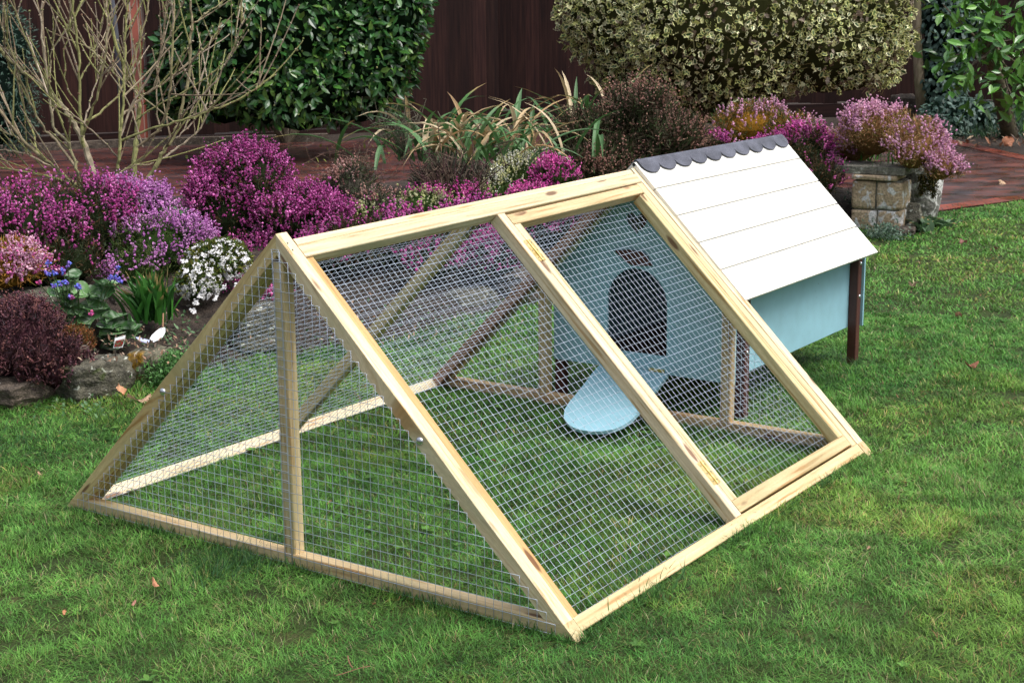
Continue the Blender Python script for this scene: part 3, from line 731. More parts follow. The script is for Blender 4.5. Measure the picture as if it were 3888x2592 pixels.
# ramp: the arched flap let down on the grass
hx, hz_ = XF-.006, .166
re_ = unit(np.array([1.60-hx, 0, .024-hz_])); 
def rampf(a_, b_): p_ = np.array([hx, 0, hz_])+re_*b_; return (p_[0], a_, p_[2])
ro = [(-.133, 0), (.186, 0), (.178, .08), (.166, .15), (.152, .25), (.146, .31), (.132, .37), (.105, .42), (.068, .456), (.03, .478), (-.012, .488), (-.06, .486), (-.1, .472), (-.135, .447), (-.157, .41), (-.167, .36), (-.166, .3), (-.158, .2), (-.147, .12)]
ro = [(-a_+.0, b_) for a_, b_ in ro]
rampo = plate('ramp', ro, [], lambda a_, b_: rampf(-a_, b_), .014, P_AQUA, coop, label='arched pale blue door flap let down as a ramp')
for b0 in (.152, .310):
    mb = MB(); p0 = np.array(rampf(.148 if b0 > .2 else .160, b0)); p1 = np.array(rampf(-.160 if b0 > .2 else -.150, b0)); up_ = np.cross([0, 1, 0], re_); up_ *= np.sign(up_[2])
    mb.beam(p0+up_*.0004, p1+up_*.0004, re_, .006, .0016, ch=.0002); mb.build('groove', mat_paint('shadowed_groove', (.10, .19, .22), .6) if b0 < .2 else bpy.data.materials['shadowed_groove'], rampo)  # thin dark strips laid on the ramp, groove shade painted as colour
for yc in (-.075, .125):
    mb = MB(); mb.beam((XF-.0022, yc-.036, .181), (XF-.0022, yc+.036, .181), (0, 0, 1), .021, .0016, ch=.0004)
    p_ = np.array(rampf(0, .014)); up_ = np.cross([0, 1, 0], re_); up_ *= np.sign(up_[2]); p_ += up_*.0014
    mb.beam((p_[0], yc-.036, p_[2]), (p_[0], yc+.036, p_[2]), re_, .021, .0016, ch=.0004)
    mb.tube([(XF-.005, yc-.036, .169), (XF-.005, yc+.036, .169)], .003, 8)
    mb.build('hinge', M_BRASS, rampo)

# ------------------------------------------------------------------ fence, pier, pipe
def lowz(p): return float(bed_h([p[:2]])[0]) if inside([p[:2]], BEDPOLY)[0] else 0.0
def fence(pts, z0, z1, label, wd=.19):
    f_ = empty('fence', (*pts[0], 0), label=label, cat='fence', group='dark stained board fence panels')
    r = np.random.default_rng(int(pts[0][0]*100)); a = np.array(pts[0], float); b_ = np.array(pts[1], float)
    L = np.linalg.norm(b_-a); d = (b_-a)/L; nn = np.array([d[1], -d[0]]);  nn = nn if nn@(CAM[:2]-a) > 0 else -nn
    mb = MB(); n = int(L/wd)+1
    for i in range(n):
        c0 = a+d*min((i+.5)*L/n, L); off = .010*(i % 2)+r.normal(0, .002); ang = unit(np.append(d+nn*.09, 0))
        mb.beam((*(c0+nn*off), z0+r.uniform(-.01, .02)), (*(c0+nn*off), z1), ang, L/n*1.10, .014, ch=.002, col_=(r.uniform(.55, 1.45),)*3, seed=int(r.integers(1e6)))
    mb.build('board', M_FENCE, f_, label='upright dark boards of the fence', kind='stuff')
    mb = MB(); mb.beam((*(a+nn*.02), z0/2), (*(b_+nn*.02), z0/2), (0, 0, 1), z0-.01, .04, ch=.004, col_=(.8, .8, .8), seed=3); mb.build('gravel_board', M_FENCE, f_)
    return f_
fence([(5.2, 13.35), (9.475, 11.2125)], .16, 2.5, 'dark brown board fence behind the bare shrub at the left', .17)
fence([(9.66, 11.12), (13.9, 9.0)], .08, 2.5, 'dark red brown board fence between the two clipped hedges')
fence([(13.9, 9.0), (18.4, 4.55)], .2, 2.5, 'dark board fence behind the variegated holly hedge')
fence([(18.4, 4.55), (22, -.5)], .2, 2.5, 'dark board fence behind the ivy and laurel at the right')
# brick pier, seen as a narrow strip between fence and hedge
mb = MB(); mb.beam((9.63, 11.33, 0), (9.63, 11.33, 2.5), (.894, -.447, 0), .34, .22, ch=.006); mb.build('brick_pier', M_PIER, label='narrow orange brick pier beside the left board fence', cat='brick pier')
m, nt, b = new_mat('grey_pipe', .5, .4); b.inputs['Base Color'].default_value = (.10, .105, .125, 1); M_PIPE = m
p0 = ground(462, 560); p1 = at(440, 130, 17.6); p2 = at(424, 0, 17.6); p3 = p2+(p2-p1)*2.5
mb = MB(); mb.tube([p0, at(457, 350, 17.6), p1, p2, p3], .03, 10); mb.build('pipe', M_PIPE, None, True, label='grey upright pole in front of the left board fence', cat='pole')

# ------------------------------------------------------------------ plants
def sphere_pts(n, r, zmin=-.15):
    P = unit(r.normal(size=(int(n*2.6)+10, 3))); P = P[P[:, 2] > zmin]; return P[:n]
def lobes_pts(lobes, n, r, zmin=-.2, rough=.16, seed=0, lo=.86, hi=1.05, fr=3.5):
    """points and normals on the union of ellipsoids, with an uneven outline; lobe = (centre, radii)"""
    area = np.array([((a[0]*a[1])**.8+(a[0]*a[2])**.8+(a[1]*a[2])**.8) for _, a in lobes]); ns = (n*area/area.sum()*1.25).astype(int)+4
    Ps = []; Ns = []
    for (c, a), k in zip(lobes, ns):
        a = np.asarray(a, float); U = sphere_pts(k, r, zmin); k = len(U)
        p = U*a; nz = vnoise3((p+np.asarray(c))*fr/max(a)*.8+7, seed); s_ = (1+rough*2*(nz-.5))*r.uniform(lo, hi, k)
        P = np.asarray(c)+U*a*s_[:, None]; N = unit(U/a)
        keep = np.ones(k, bool)
        for (c2, a2) in lobes:
            if c2 is c: continue
            keep &= (((P-np.asarray(c2))/np.asarray(a2))**2).sum(1) > .62
        Ps.append(P[keep]); Ns.append(N[keep])
    return np.concatenate(Ps), np.concatenate(Ns)
def core(mb, lobes, c, k=.72, seed=0):
    for (ctr, a) in lobes:
        U = []; F = []
        nu, nv = 14, 9
        for i in range(nv+1):
            for j in range(nu):
                t = j*2*math.pi/nu; p = math.pi*i/nv; u = np.array([math.sin(p)*math.cos(t), math.sin(p)*math.sin(t), math.cos(p)]); U.append(u)
        U = np.array(U); s_ = k*(1+.35*(vnoise3(U*3+seed)-.5)); V = np.asarray(ctr)+U*np.asarray(a)*s_[:, None]
        idx = np.arange((nv+1)*nu).reshape(nv+1, nu)
        q_ = np.stack([idx[:-1], idx[1:], np.roll(idx[1:], -1, 1), np.roll(idx[:-1], -1, 1)], -1).reshape(-1, 4)
        mb.add(V, q_, c)

def heather(name, label, cat, lobes, n, flowers, foliage, seed, bloom=.8, spike=.05, dot=.0065, group=None, wild=.0, zmin=-.25, patch=None, needle=.03, base=None, rough=.26, ck=.74):
    r = np.random.default_rng(seed)
    ctr = np.mean([c for c, a in lobes], 0); root = empty(name, (ctr[0], ctr[1], base if base is not None else 0), label=label, cat=cat, group=group)
    big = list(lobes); lobes = list(lobes)
    for (c_, a_) in big:                      # uneven clumps standing out of the main mounds
        for U in sphere_pts(9, r, -.1): k_ = r.uniform(.26, .42); lobes.append((c_+U*a_*r.uniform(.72, .95), a_*k_*np.array([1, 1, 1.1])))
    P, N = lobes_pts(lobes, n, r, zmin, rough, seed, .84, 1.1)
    n = len(P); D = unit(N*.75+np.array([0, 0, .75])+r.normal(0, .33, (n, 3)))
    fol = MB()
    core(fol, big, np.asarray(foliage[0])*.55, ck, seed); fol.build('inner_growth', L_CORE, root); fol = MB()  # core darker than the foliage, inner shade painted into its colour
    # twiggy needles through the outer shell
    k = 5
    for j in range(k):
        t = r.uniform(-1.3, .25, n)[:, None]; Q = P+D*t*spike*1.2+r.normal(0, .008, (n, 3)); X, Y, Z = frames(D+r.normal(0, .55, (n, 3)), r)
        fol.scatter(NEED_V, NEED_F, Q, X, Y, Z, needle*.2, needle*(.6+.9*r.random(n)), 1, pick(foliage, n, .25, r))
    fol.build('foliage', L_MATT, root)
    fl = MB(); pn = vnoise3(P*4.5, seed+5); pb = np.clip(bloom-.12+2.4*(pn-.5), .04, 1)
    flowering = r.random(n) < pb
    Pf, Df = P[flowering], D[flowering]; m_ = len(Pf); cl = pick(flowers, m_, .14, r)
    if patch is not None: cl = np.where((vnoise3(Pf*3.1, seed+9) > .55)[:, None], pick(patch, m_, .14, r), cl)
    L = spike*(.5+r.random(m_)); Ls = L*(1+wild*(r.random(m_) < .06)*1.0)
    for j in range(4):
        t = (j/3.)*Ls; Q = Pf+Df*t[:, None]+r.normal(0, dot*.55, (m_, 3)); X, Y, Z = frames(Df+r.normal(0, .5, (m_, 3)), r)
        s_ = dot*1.08*(.6+.8*r.random(m_))*(1-.10*j)
        fl.scatter(OCT_V, OCT_F, Q, X, Y, Z, s_, s_*1.45, s_, np.clip(cl*(1+r.normal(0, .12, (m_, 1))), 0, 1))
    fl.build('flowers', L_PETAL, root, kind='stuff')
    return root

def bed_blob(u, v, dist, rx, rz, ry=None, dz=0):
    """ellipsoid centred where photo pixel (u, v) falls at that distance; rx, rz in photo pixels"""
    c = at(u, v, dist); k = dist/F_PX
    return (np.array([c[0], c[1], c[2]+dz]), np.array([rx*k, (ry or rx)*k, rz*k]))
MAG = [(.50, .09, .34), (.36, .055, .24), (.62, .18, .46), (.27, .035, .16)]
LIL = [(.52, .20, .50), (.42, .14, .40), (.62, .30, .58)]
HOT = [(.66, .10, .40), (.52, .05, .29), (.74, .20, .48)]
PINKP = [(.66, .36, .50), (.72, .44, .55), (.56, .27, .42)]
DRYP = [(.34, .17, .15), (.42, .24, .19), (.24, .12, .10)]
F_DK = [(.022, .032, .014), (.035, .05, .018), (.05, .035, .02), (.10, .05, .02)]
F_GR = [(.03, .06, .015), (.05, .09, .02), (.08, .10, .025)]
F_OR = [(.30, .15, .02), (.22, .12, .02), (.14, .12, .02), (.36, .17, .04)]
F_PU = [(.055, .022, .03), (.08, .03, .035), (.035, .02, .025), (.11, .05, .05)]
F_RU = [(.10, .05, .02), (.07, .055, .02), (.16, .06, .02)]
F_GY = [(.07, .065, .05), (.045, .045, .03), (.10, .085, .06)]

heather('heather', 'broad deep magenta flowering heather at the left edge of the rock bed', 'heather',
        [bed_blob(60, 910, 8.0, 230, 185, 200), bed_blob(290, 890, 8.3, 210, 205, 200), bed_blob(200, 1010, 7.9, 230, 120, 160)], 4300, MAG+[(.55, .09, .34)], F_DK, 21, .74, .055, .0072, group='heathers in the rock bed', wild=.8)
heather('heather', 'lilac flowering heather around the foot of the bare shrub', 'heather',
        [bed_blob(480, 850, 8.5, 150, 150, 150), bed_blob(610, 960, 8.2, 190, 125, 150), bed_blob(520, 1040, 8.0, 130, 80, 110)], 3200, LIL, F_GR, 22, .78, .05, .0070, group='heathers in the rock bed', wild=.5)
heather('heather', 'tall domed magenta heather mound behind the apex of the run', 'heather',
        [bed_blob(950, 720, 9.3, 175, 145, 160), bed_blob(860, 850, 9.2, 160, 150, 160), bed_blob(1130, 850, 9.2, 215, 130, 170), bed_blob(930, 960, 9.0, 190, 70, 120)], 4600, MAG+[(.28, .03, .16)], F_DK, 23, .76, .055, .0075, group='heathers in the rock bed', wild=.7)
heather('heather', 'orange leaved heather with pale pink buds at the far left', 'heather',
        [bed_blob(20, 1020, 7.6, 125, 95, 100)], 1700, PINKP+[(.6, .15, .38)], [(.38, .20, .03), (.30, .17, .03), (.16, .15, .03), (.42, .2, .05)], 24, .16, .045, .0068, group='heathers in the rock bed')
heather('heather', 'small hot pink heather hanging over rocks behind the left rafter', 'heather',
        [bed_blob(890, 1120, 8.0, 130, 60, 90), bed_blob(1010, 1170, 7.9, 110, 90, 80)], 900, HOT, F_DK, 25, .7, .04, .0065, group='heathers in the rock bed')
heather('heather', 'long hot pink heather trailing over the rocks behind the wire', 'heather',
        [bed_blob(1300, 960, 8.1, 200, 100, 120), bed_blob(1520, 920, 8.4, 210, 110, 120), bed_blob(1650, 1000, 8.15, 160, 80, 60), bed_blob(1800, 890, 8.6, 210, 115, 120), bed_blob(1900, 980, 8.45, 160, 90, 60), bed_blob(2080, 860, 9.0, 170, 110, 110)], 5200, MAG+HOT[:1], F_DK, 26, .5, .045, .0072, group='heathers in the rock bed')
heather('heather', 'low hot pink heather just above the middle of the ridge', 'heather',
        [bed_blob(1590, 800, 9.6, 140, 75, 110), bed_blob(1760, 770, 9.8, 110, 60, 90), bed_blob(1420, 850, 9.4, 120, 60, 90)], 1500, HOT, F_GR, 27, .62, .045, .0068, group='heathers in the rock bed', patch=[(.5, .5, .3), (.45, .48, .2)])
heather('heather', 'upright hot pink heather beside the front of the white roof', 'heather',
        [bed_blob(2110, 690, 10.2, 75, 75, 80), bed_blob(2020, 760, 10.0, 90, 50, 70)], 800, HOT, F_GR, 28, .68, .045, .0075, group='heathers in the rock bed')
heather('heather', 'dusty pink faded heather between the magenta mound and the ridge', 'heather',
        [bed_blob(1330, 740, 9.7, 110, 100, 100), bed_blob(1440, 800, 9.5, 130, 70, 100)], 1300, DRYP+[(.5, .3, .28)], F_GY+F_GR[:1], 29, .5, .05, .0065, group='heathers in the rock bed')
heather('heather', 'pale yellow and white flowering heather behind the ridge', 'heather',
        [bed_blob(1980, 670, 10.4, 140, 60, 110), bed_blob(1880, 730, 10.2, 180, 60, 110), bed_blob(2080, 650, 10.5, 80, 60, 90)], 2200, [(.62, .62, .42), (.55, .55, .25), (.7, .7, .62)], F_GR, 30, .36, .04, .0062, group='heathers in the rock bed')
heather('heather', 'purple brown leafed heather spilling over the rocks at the far left', 'heather',
        [bed_blob(80, 1330, 6.9, 190, 155, 140), bed_blob(220, 1400, 6.8, 120, 100, 90), bed_blob(20, 1240, 7.0, 150, 90, 110)], 3600, [(.16, .06, .07), (.12, .05, .07), (.22, .09, .08)], F_PU, 31, .5, .035, .005, group='heathers in the rock bed')
heather('heather', 'small rusty green heather cushion behind the flat lichened rock', 'heather',
        [bed_blob(280, 1310, 6.95, 62, 52, 55)], 800, [(.26, .09, .03), (.16, .1, .03)], F_RU, 32, .4, .03, .0042, group='heathers in the rock bed')
heather('heather', 'golden heather with pale pink flowers behind the white roof', 'heather',
        [bed_blob(2860, 500, 12.2, 170, 95, 130), bed_blob(3020, 540, 12.0, 120, 100, 110)], 2300, PINKP, F_OR+F_GR, 33, .30, .05, .0085, group='heathers in the rock bed')
heather('heather', 'hot pink heather trailing down behind the eaves of the white roof', 'heather',
        [bed_blob(3060, 610, 11.5, 110, 110, 90), bed_blob(3110, 690, 11.3, 95, 85, 80), bed_blob(2960, 570, 11.7, 110, 60, 80), bed_blob(2700, 545, 11.8, 70, 40, 60)], 1500, HOT+MAG, F_DK+[(.1, .06, .03)], 34, .62, .045, .008, group='heathers in the rock bed')
heather('heather', 'large arching heather of pink and amber flowers above the stone slab', 'heather',
        [bed_blob(3330, 510, 11.6, 170, 100, 120), bed_blob(3480, 565, 11.3, 150, 95, 100), bed_blob(3250, 560, 11.8, 95, 80, 90), bed_blob(3575, 640, 11.2, 62, 55, 60)], 3600, PINKP+[(.62, .3, .5)], [(.34, .19, .08), (.30, .15, .07), (.12, .12, .03), (.38, .24, .12)], 35, .42, .055, .0082, group='heathers in the rock bed', wild=.3)
heather('dried_shrub', 'tall shrub of dried russet flower heads below the variegated holly', 'shrub',
        [bed_blob(2430, 450, 11.6, 165, 115, 140), bed_blob(2250, 520, 11.4, 140, 95, 120), bed_blob(2520, 560, 11.5, 200, 110, 140), bed_blob(2300, 620, 11.2, 200, 80, 120)], 5200, [(.30, .15, .12), (.38, .21, .15), (.22, .11, .09)], [(.05, .045, .025), (.04, .06, .02), (.09, .06, .04)], 36, .42, .10, .0072, needle=.06, rough=.6, ck=.35)
heather('twiggy_shrub', 'low grey brown twiggy shrub in front of the strap leaved clump', 'shrub',
        [bed_blob(1680, 690, 10.2, 110, 60, 90), bed_blob(1780, 690, 10.1, 90, 50, 80)], 1000, [(.10, .09, .07), (.14, .12, .09)], F_GY, 37, .2, .07, .0045, needle=.06, rough=.6, ck=.3)

# white candytuft: flat heads
def candytuft():
    r = np.random.default_rng(51); lobes = [bed_blob(830, 1000, 7.75, 135, 80, 90), bed_blob(755, 1080, 7.6, 85, 75, 60)]
    root = empty('candytuft', (*lobes[0][0][:2], .2), label='white flowering candytuft tumbling over the rocks beside the left rafter', cat='flower')
    f_ = MB(); core(f_, lobes, (.04, .07, .02), .8)
    P, N = lobes_pts(lobes, 2600, r); X, Y, Z = frames(N+r.normal(0, .5, P.shape), r)
    f_.scatter(LEAF_V, [LEAF_Q, LEAF_T], P, X, Y, Z, .014, .03, .02, pick([(.05, .09, .02), (.09, .12, .02), (.12, .12, .02)], len(P), .2, r)); f_.build('foliage', L_MATT, root)
    mb = MB(); P, N = lobes_pts(lobes, 260, r, -.5); P = P+N*.012
    k = [bed_blob(u, v, 7.5, 1, 1)[0] for u, v in ((705, 1030), (725, 1065), (735, 1105), (760, 1120), (815, 1130), (730, 1180), (770, 1095), (700, 990), (850, 1090), (900, 1080), (745, 1145), (935, 985))]
    P = np.vstack([P, k]); N = np.vstack([N, np.tile(unit(np.array([-.5, -.5, .7])), (len(k), 1))])
    for p, q in zip(P, N):
        m_ = 14; q = unit(q+r.normal(0, .25, 3)); a_ = unit(np.cross(q, [.3, .2, .9])); b_ = np.cross(q, a_); t = r.uniform(0, 6.28, m_); rr = .017*np.sqrt(r.random(m_))
        Q = p+a_*(rr*np.cos(t))[:, None]+b_*(rr*np.sin(t))[:, None]+q*(-6*rr**2)[:, None]
        X, Y, Z = frames(np.tile(q, (m_, 1))+r.normal(0, .3, (m_, 3)), r); mb.scatter(OCT_V, OCT_F, Q, X, Y, Z, .0068, .003, .0068, pick([(.84, .83, .82), (.75, .74, .76)], m_, .05, r))
    mb.build('flowers', L_PETAL, root)
candytuft()

def leaf_cloud(mb, P, N, size, pal, r, droop=.5, wd=.5, jit=.5, ranges=(.6, 1.3), cols=None):
    n = len(P); D = unit(N*.5+r.normal(0, jit, (n, 3))+np.array([0, 0, -droop])); Y = D
    Zt = unit(N*1.2+r.normal(0, .35, (n, 3))+np.array([0, 0, .35])); X = unit(np.cross(Y, Zt)); Z = np.cross(X, Y)
    L = size*r.uniform(*ranges, n); c = pick(pal, n, .2, r) if cols is None else cols
    mb.scatter(LEAF_V, [LEAF_Q, LEAF_T], P, X, Y, Z, L*wd, L, L*.7, c)
def limbs(mb, base, tops, r0, r1, r, c=(1, 1, 1), wob=.04, sides=7):
    for t in tops:
        k = 7; s_ = np.linspace(0, 1, k)[:, None]; P = base*(1-s_)+np.asarray(t)*s_+np.cumsum(r.normal(0, wob/3, (k, 3)), 0)*s_
        mb.tube(P, np.linspace(r0, r1, k), sides, c)

# clipped camellia hedge
def camellia():
    r = np.random.default_rng(61); c = ground(1110, 545); c[2] = 0
    root = empty('camellia_hedge', tuple(c), label='dense glossy dark green camellia hedge against the fence at the upper left', cat='hedge')
    ce = at(1100, 60, 17.0); ce[2] = 1.5
    lobes = [(ce, np.array([1.42, 1.0, 1.22])), (at(1350, 230, 16.8), np.array([.7, .6, .75])), (at(840, 240, 16.8), np.array([.75, .6, .72])), (at(1130, 330, 16.6), np.array([.85, .6, .52])), (at(700, 330, 17), np.array([.35, .4, .42])), (at(1430, 30, 16.9), np.array([.55, .6, .8]))]
    mb = MB(); core(mb, lobes, (.006, .014, .006), .84, 3); mb.build('inner_growth', L_CORE, root); mb = MB()  # near-black core paints the shade inside the hedge
    for lo_, hi_, n in ((.90, 1.03, 9000), (.75, .92, 5000)):
        P, N = lobes_pts(lobes, n, r, -.75, .10, 4, lo_, hi_, 5); m_ = P[:, 2] > .2; P, N = P[m_], N[m_]
        m_ = (N[:, :2]@(CAM[:2]-c[:2])/np.linalg.norm(CAM[:2]-c[:2])) > -.45; P, N = P[m_], N[m_]
        leaf_cloud(mb, P, N, .108, [(.022, .085, .018), (.03, .11, .024), (.05, .15, .026), (.11, .22, .04), (.014, .05, .014)], r, .28, .66, .6)
    m_ = r.random(len(P)) < .05
    mb.build('crown', L_GLOSS, root)
    tr = MB(); limbs(tr, c+np.array([0, .1, 0]), [c+np.array([dx, dy, 1.0]) for dx, dy in ((-.6, .3), (-.2, 0), (.3, -.2), (.7, -.3))], .05, .03, r); tr.build('trunk', B_TRUNK, root)
    b_ = MB(); P, N = lobes_pts(lobes, 240, r, -.5, .1, 4, 1.0, 1.05); X, Y, Z = frames(N, r); b_.scatter(OCT_V, OCT_F, P, X, Y, Z, .013, .02, .013, pick([(.3, .38, .12), (.45, .45, .2)], len(P), .1, r)); b_.build('buds', L_SOFT, root, kind='stuff')
camellia()

# clipped variegated holly
HV = [(0, 0, 0), (-.42, .2, .10), (-.30, .42, .0), (-.46, .62, .12), (-.2, .78, 0), (0, 1, -.05), (.2, .78, 0), (.46, .62, .12), (.30, .42, 0), (.42, .2, .10),
      (0, .1, -.01), (-.2, .3, .02), (-.16, .45, .0), (-.22, .6, .02), (0, .86, -.03), (.22, .6, .02), (.16, .45, 0), (.2, .3, .02)]
HVB = HV+[HV[i] for i in range(10, 18)]
ring_o = [0, 1, 2, 3, 4, 5, 6, 7, 8, 9]; 
HT_rim = np.array([[0, 1, 11], [1, 2, 11], [2, 12, 11], [2, 13, 12], [2, 3, 13], [3, 4, 13], [4, 14, 13], [4, 5, 14], [5, 6, 14], [6, 15, 14], [6, 7, 15], [7, 8, 15], [8, 16, 15], [8, 17, 16], [8, 9, 17], [9, 0, 17], [0, 10, 17], [0, 11, 10]])
HT_in = np.array([[18, 25, 19], [19, 25, 24], [19, 24, 20], [20, 24, 21], [24, 23, 21], [21, 23, 22]])
def holly():
    r = np.random.default_rng(71); c = at(2860, 420, 16.3); c[2] = 0
    root = empty('variegated_holly_hedge', tuple(c), label='clipped variegated holly hedge with cream edged leaves behind the white roof', cat='hedge')
    D_ = 16.4
    lobes = [(at(2830, 60, D_), np.array([1.78, 1.0, 1.0])), (at(2700, 230, D_), np.array([1.15, .85, .72])), (at(3130, 150, D_), np.array([.92, .8, .60])), (at(2420, 100, D_), np.array([.75, .7, .60])), (at(2600, 330, D_-.1), np.array([.72, .6, .45])), (at(2480, 240, D_-.1), np.array([.62, .6, .42])), (at(3235, 60, D_), np.array([.56, .6, .66])), (at(3215, 210, D_), np.array([.58, .6, .40])), (at(2330, 60, D_), np.array([.55, .6, .55])), (at(2700, 330, D_-.1), np.array([.5, .55, .33])), (at(2420, 260, D_-.2), np.array([.42, .5, .36]))]
    mb = MB(); core(mb, lobes, (.03, .032, .012), .86, 3); mb.build('inner_growth', L_CORE, root); mb = MB()  # dark olive core, hedge's inner shade put into its colour
    for lo_, hi_, n, al in ((.92, 1.06, 14500, 1), (.82, .94, 7000, .0)):
        P, N = lobes_pts(lobes, n, r, -.8, .13, 4, lo_, hi_, 5)
        m_ = (N[:, :2]@(CAM[:2]-c[:2])/np.linalg.norm(CAM[:2]-c[:2])) > -.35; P, N = P[m_], N[m_]; n = len(P)
        D = unit(N*.35+r.normal(0, .75, (n, 3))); Zt = unit(N+r.normal(0, .5, (n, 3))); X = unit(np.cross(D, Zt)); Z = np.cross(X, D); L = .070*r.uniform(.6, 1.25, n)
        inn = pick([(.03, .075, .02), (.05, .10, .035), (.08, .13, .06), (.06, .10, .015)], n, .2, r); rim = pick([(.68, .68, .32), (.54, .56, .2), (.76, .74, .46)], n, .15, r)
        dead = r.random(n) < (.09 if al else .4); k = pick([(.16, .11, .07), (.10, .07, .045), (.24, .19, .14), (.07, .06, .025)], n, .2, r)
        inn[dead] = k[dead]; rim[dead] = k[dead]*1.1
        allc = r.random(n) < .09; inn[allc] = rim[allc]
        cc = np.concatenate([np.repeat(rim[:, None], 18, 1), np.repeat(inn[:, None], 8, 1)], 1)
        mb.scatter(HVB, [HT_rim, HT_in], P, X, D, Z, L*.72, L, L*1.5, cc)
    mb.build('crown', L_SOFT, root)
    tw = MB(); P, N = lobes_pts(lobes, 700, r, -.8, .07, 4, .9, 1.02, 5)
    for p, q in zip(P, N):
        if q[:2]@(CAM[:2]-c[:2]) < -.5: continue
        d = unit(r.normal(size=3)*[1, 1, 1.2]+q*.2); L = r.uniform(.12, .4); s_ = np.linspace(-.5, .5, 4)[:, None]
        tw.tube(p+d*L*s_+np.cross(d, q)*.1*L*(s_**2)*4, .0035, 4, pick([(.16, .13, .05), (.12, .08, .05), (.18, .16, .07)], 1, .1, r)[0], cap=False)
    tw.build('twigs', L_TWIG, root, kind='stuff')
    tr = MB(); limbs(tr, c, [c+np.array([dx, dy, 1.1]) for dx, dy in ((-.4, .3), (0, 0), (.5, -.3))], .05, .03, r); tr.build('trunk', B_TRUNK, root)
holly()

# laurel, ivy and the trees at the right
def laurel():
    r = np.random.default_rng(81); b0 = ground(3838, 525); t0 = at(3772, 245, 18.2)
    root = empty('laurel_tree', tuple(b0), label='laurel tree with large glossy leaves and a leaning netted trunk at the right', cat='tree')
    tr = MB(); s_ = np.linspace(0, 1, 9)[:, None]; top = t0+(t0-b0)*.35; P = b0*(1-s_)+top*s_; P[0, 2] = -.02; tr.tube(P, np.linspace(.10, .075, 9), 12); trunk = tr.build('trunk', B_TRUNK, root, True)
    # netting wrapped on the trunk
    nt_ = MB()
    for k in range(7):
        for sg in (-1, 1):
            tt = np.linspace(.06, .52, 16); Q = [b0*(1-t)+top*t+np.array([math.cos(k*.9+sg*t*16), math.sin(k*.9+sg*t*16), 0])*(.104-.022*t) for t in tt]; nt_.tube(Q, .0035, 4, cap=False)
    nt_.build('netting', M_STEEL, trunk, label='black diamond netting wrapped round the leaning trunk')
    mb = MB(); n = 0
    spr = [at(u, v, d) for u, v, d in ((3760, 60, 17.6), (3700, 140, 17.5), (3640, 170, 17.4), (3830, 100, 17.6), (3860, 230, 17.5), (3790, 180, 17.3), (3650, 290, 17.5), (3870, 330, 17.8), (3880, 40, 17.5), (3690, 40, 17.8), (3860, 390, 18.0), (3580, 30, 17.9), (3930, 150, 17.6), (3950, 300, 17.8), (3680, 340, 18.0), (3610, 230, 17.6), (3790, -40, 17.6), (3900, -60, 17.6), (3700, -90, 17.7), (3840, 290, 17.2))]
    P = []; N = []
    for c_ in spr:
        k = 30; U = unit(r.normal(size=(k, 3))); P.append(c_+U*r.uniform(.05, .42, (k, 1))*[1, 1, .75]); N.append(unit(U+np.array([-.5, -.3, .2])))
    P = np.concatenate(P); N = np.concatenate(N)
    leaf_cloud(mb, P, N, .175, [(.06, .19, .025), (.09, .25, .03), (.035, .11, .02), (.13, .30, .045)], r, .25, .60, .55, (.55, 1.15))
    mb.build('crown', L_GLOSS, root)
    br = MB(); mid = b0*.1+top*.9
    for c_ in spr[:18]: limbs(br, mid+r.normal(0, .05, 3), [c_], .02, .006, r, sides=5)
    br.build('branches', B_TRUNK, root)
laurel()
def slim_tree():
    b0 = ground(3502, 462); root = empty('slim_tree', tuple(b0), label='slim bare grey tree trunk rising beside the variegated holly', cat='tree')
    d = 20.7; pts = [b0-[0, 0, .02], at(3500, 410, d), at(3490, 300, d), at(3483, 180, d), at(3482, 80, d), at(3480, 0, d)]; pts.append(pts[-1]*2-pts[-2]); pts.append(pts[-1]*2-pts[-2]); pts.append(pts[-1]*2-pts[-2])
    mb = MB(); mb.tube(pts, [.082, .072, .066, .062, .058, .056, .05, .045, .04], 12); mb.build('trunk', mat_bark('lichened_bark', (.12, .09, .055), (.26, .21, .14), (.17, .16, .08)), root, True)
slim_tree()
def ivy():
    r = np.random.default_rng(91); root = empty('ivy', tuple(ground(3590, 470)), label='dark blue green ivy climbing beside the slim grey trunk', cat='climber')
    mb = MB(); lobes = [(at(3580, v, 20.9), np.array([.26+.1*(i % 2), .3, .42])) for i, v in enumerate((20, 110, 210, 310, 400))]+[(at(3640, 100, 21), np.array([.35, .3, .6])), (at(3650, 440, 20), np.array([.5, .5, .22])), (at(3560, 470, 19.5), np.array([.3, .4, .12]))]
    core(mb, lobes, (.006, .012, .009), .8); mb.build('inner_growth', L_CORE, root); mb = MB()  # near-black core stands in for shade behind the ivy leaves
    P, N = lobes_pts(lobes, 3600, r, -.6, .15, 3, .9, 1.08)
    leaf_cloud(mb, P, N, .075, [(.035, .075, .055), (.06, .11, .09), (.02, .05, .03), (.09, .15, .12)], r, .7, .95, .4)
    mb.build('foliage', L_SOFT, root)
ivy()
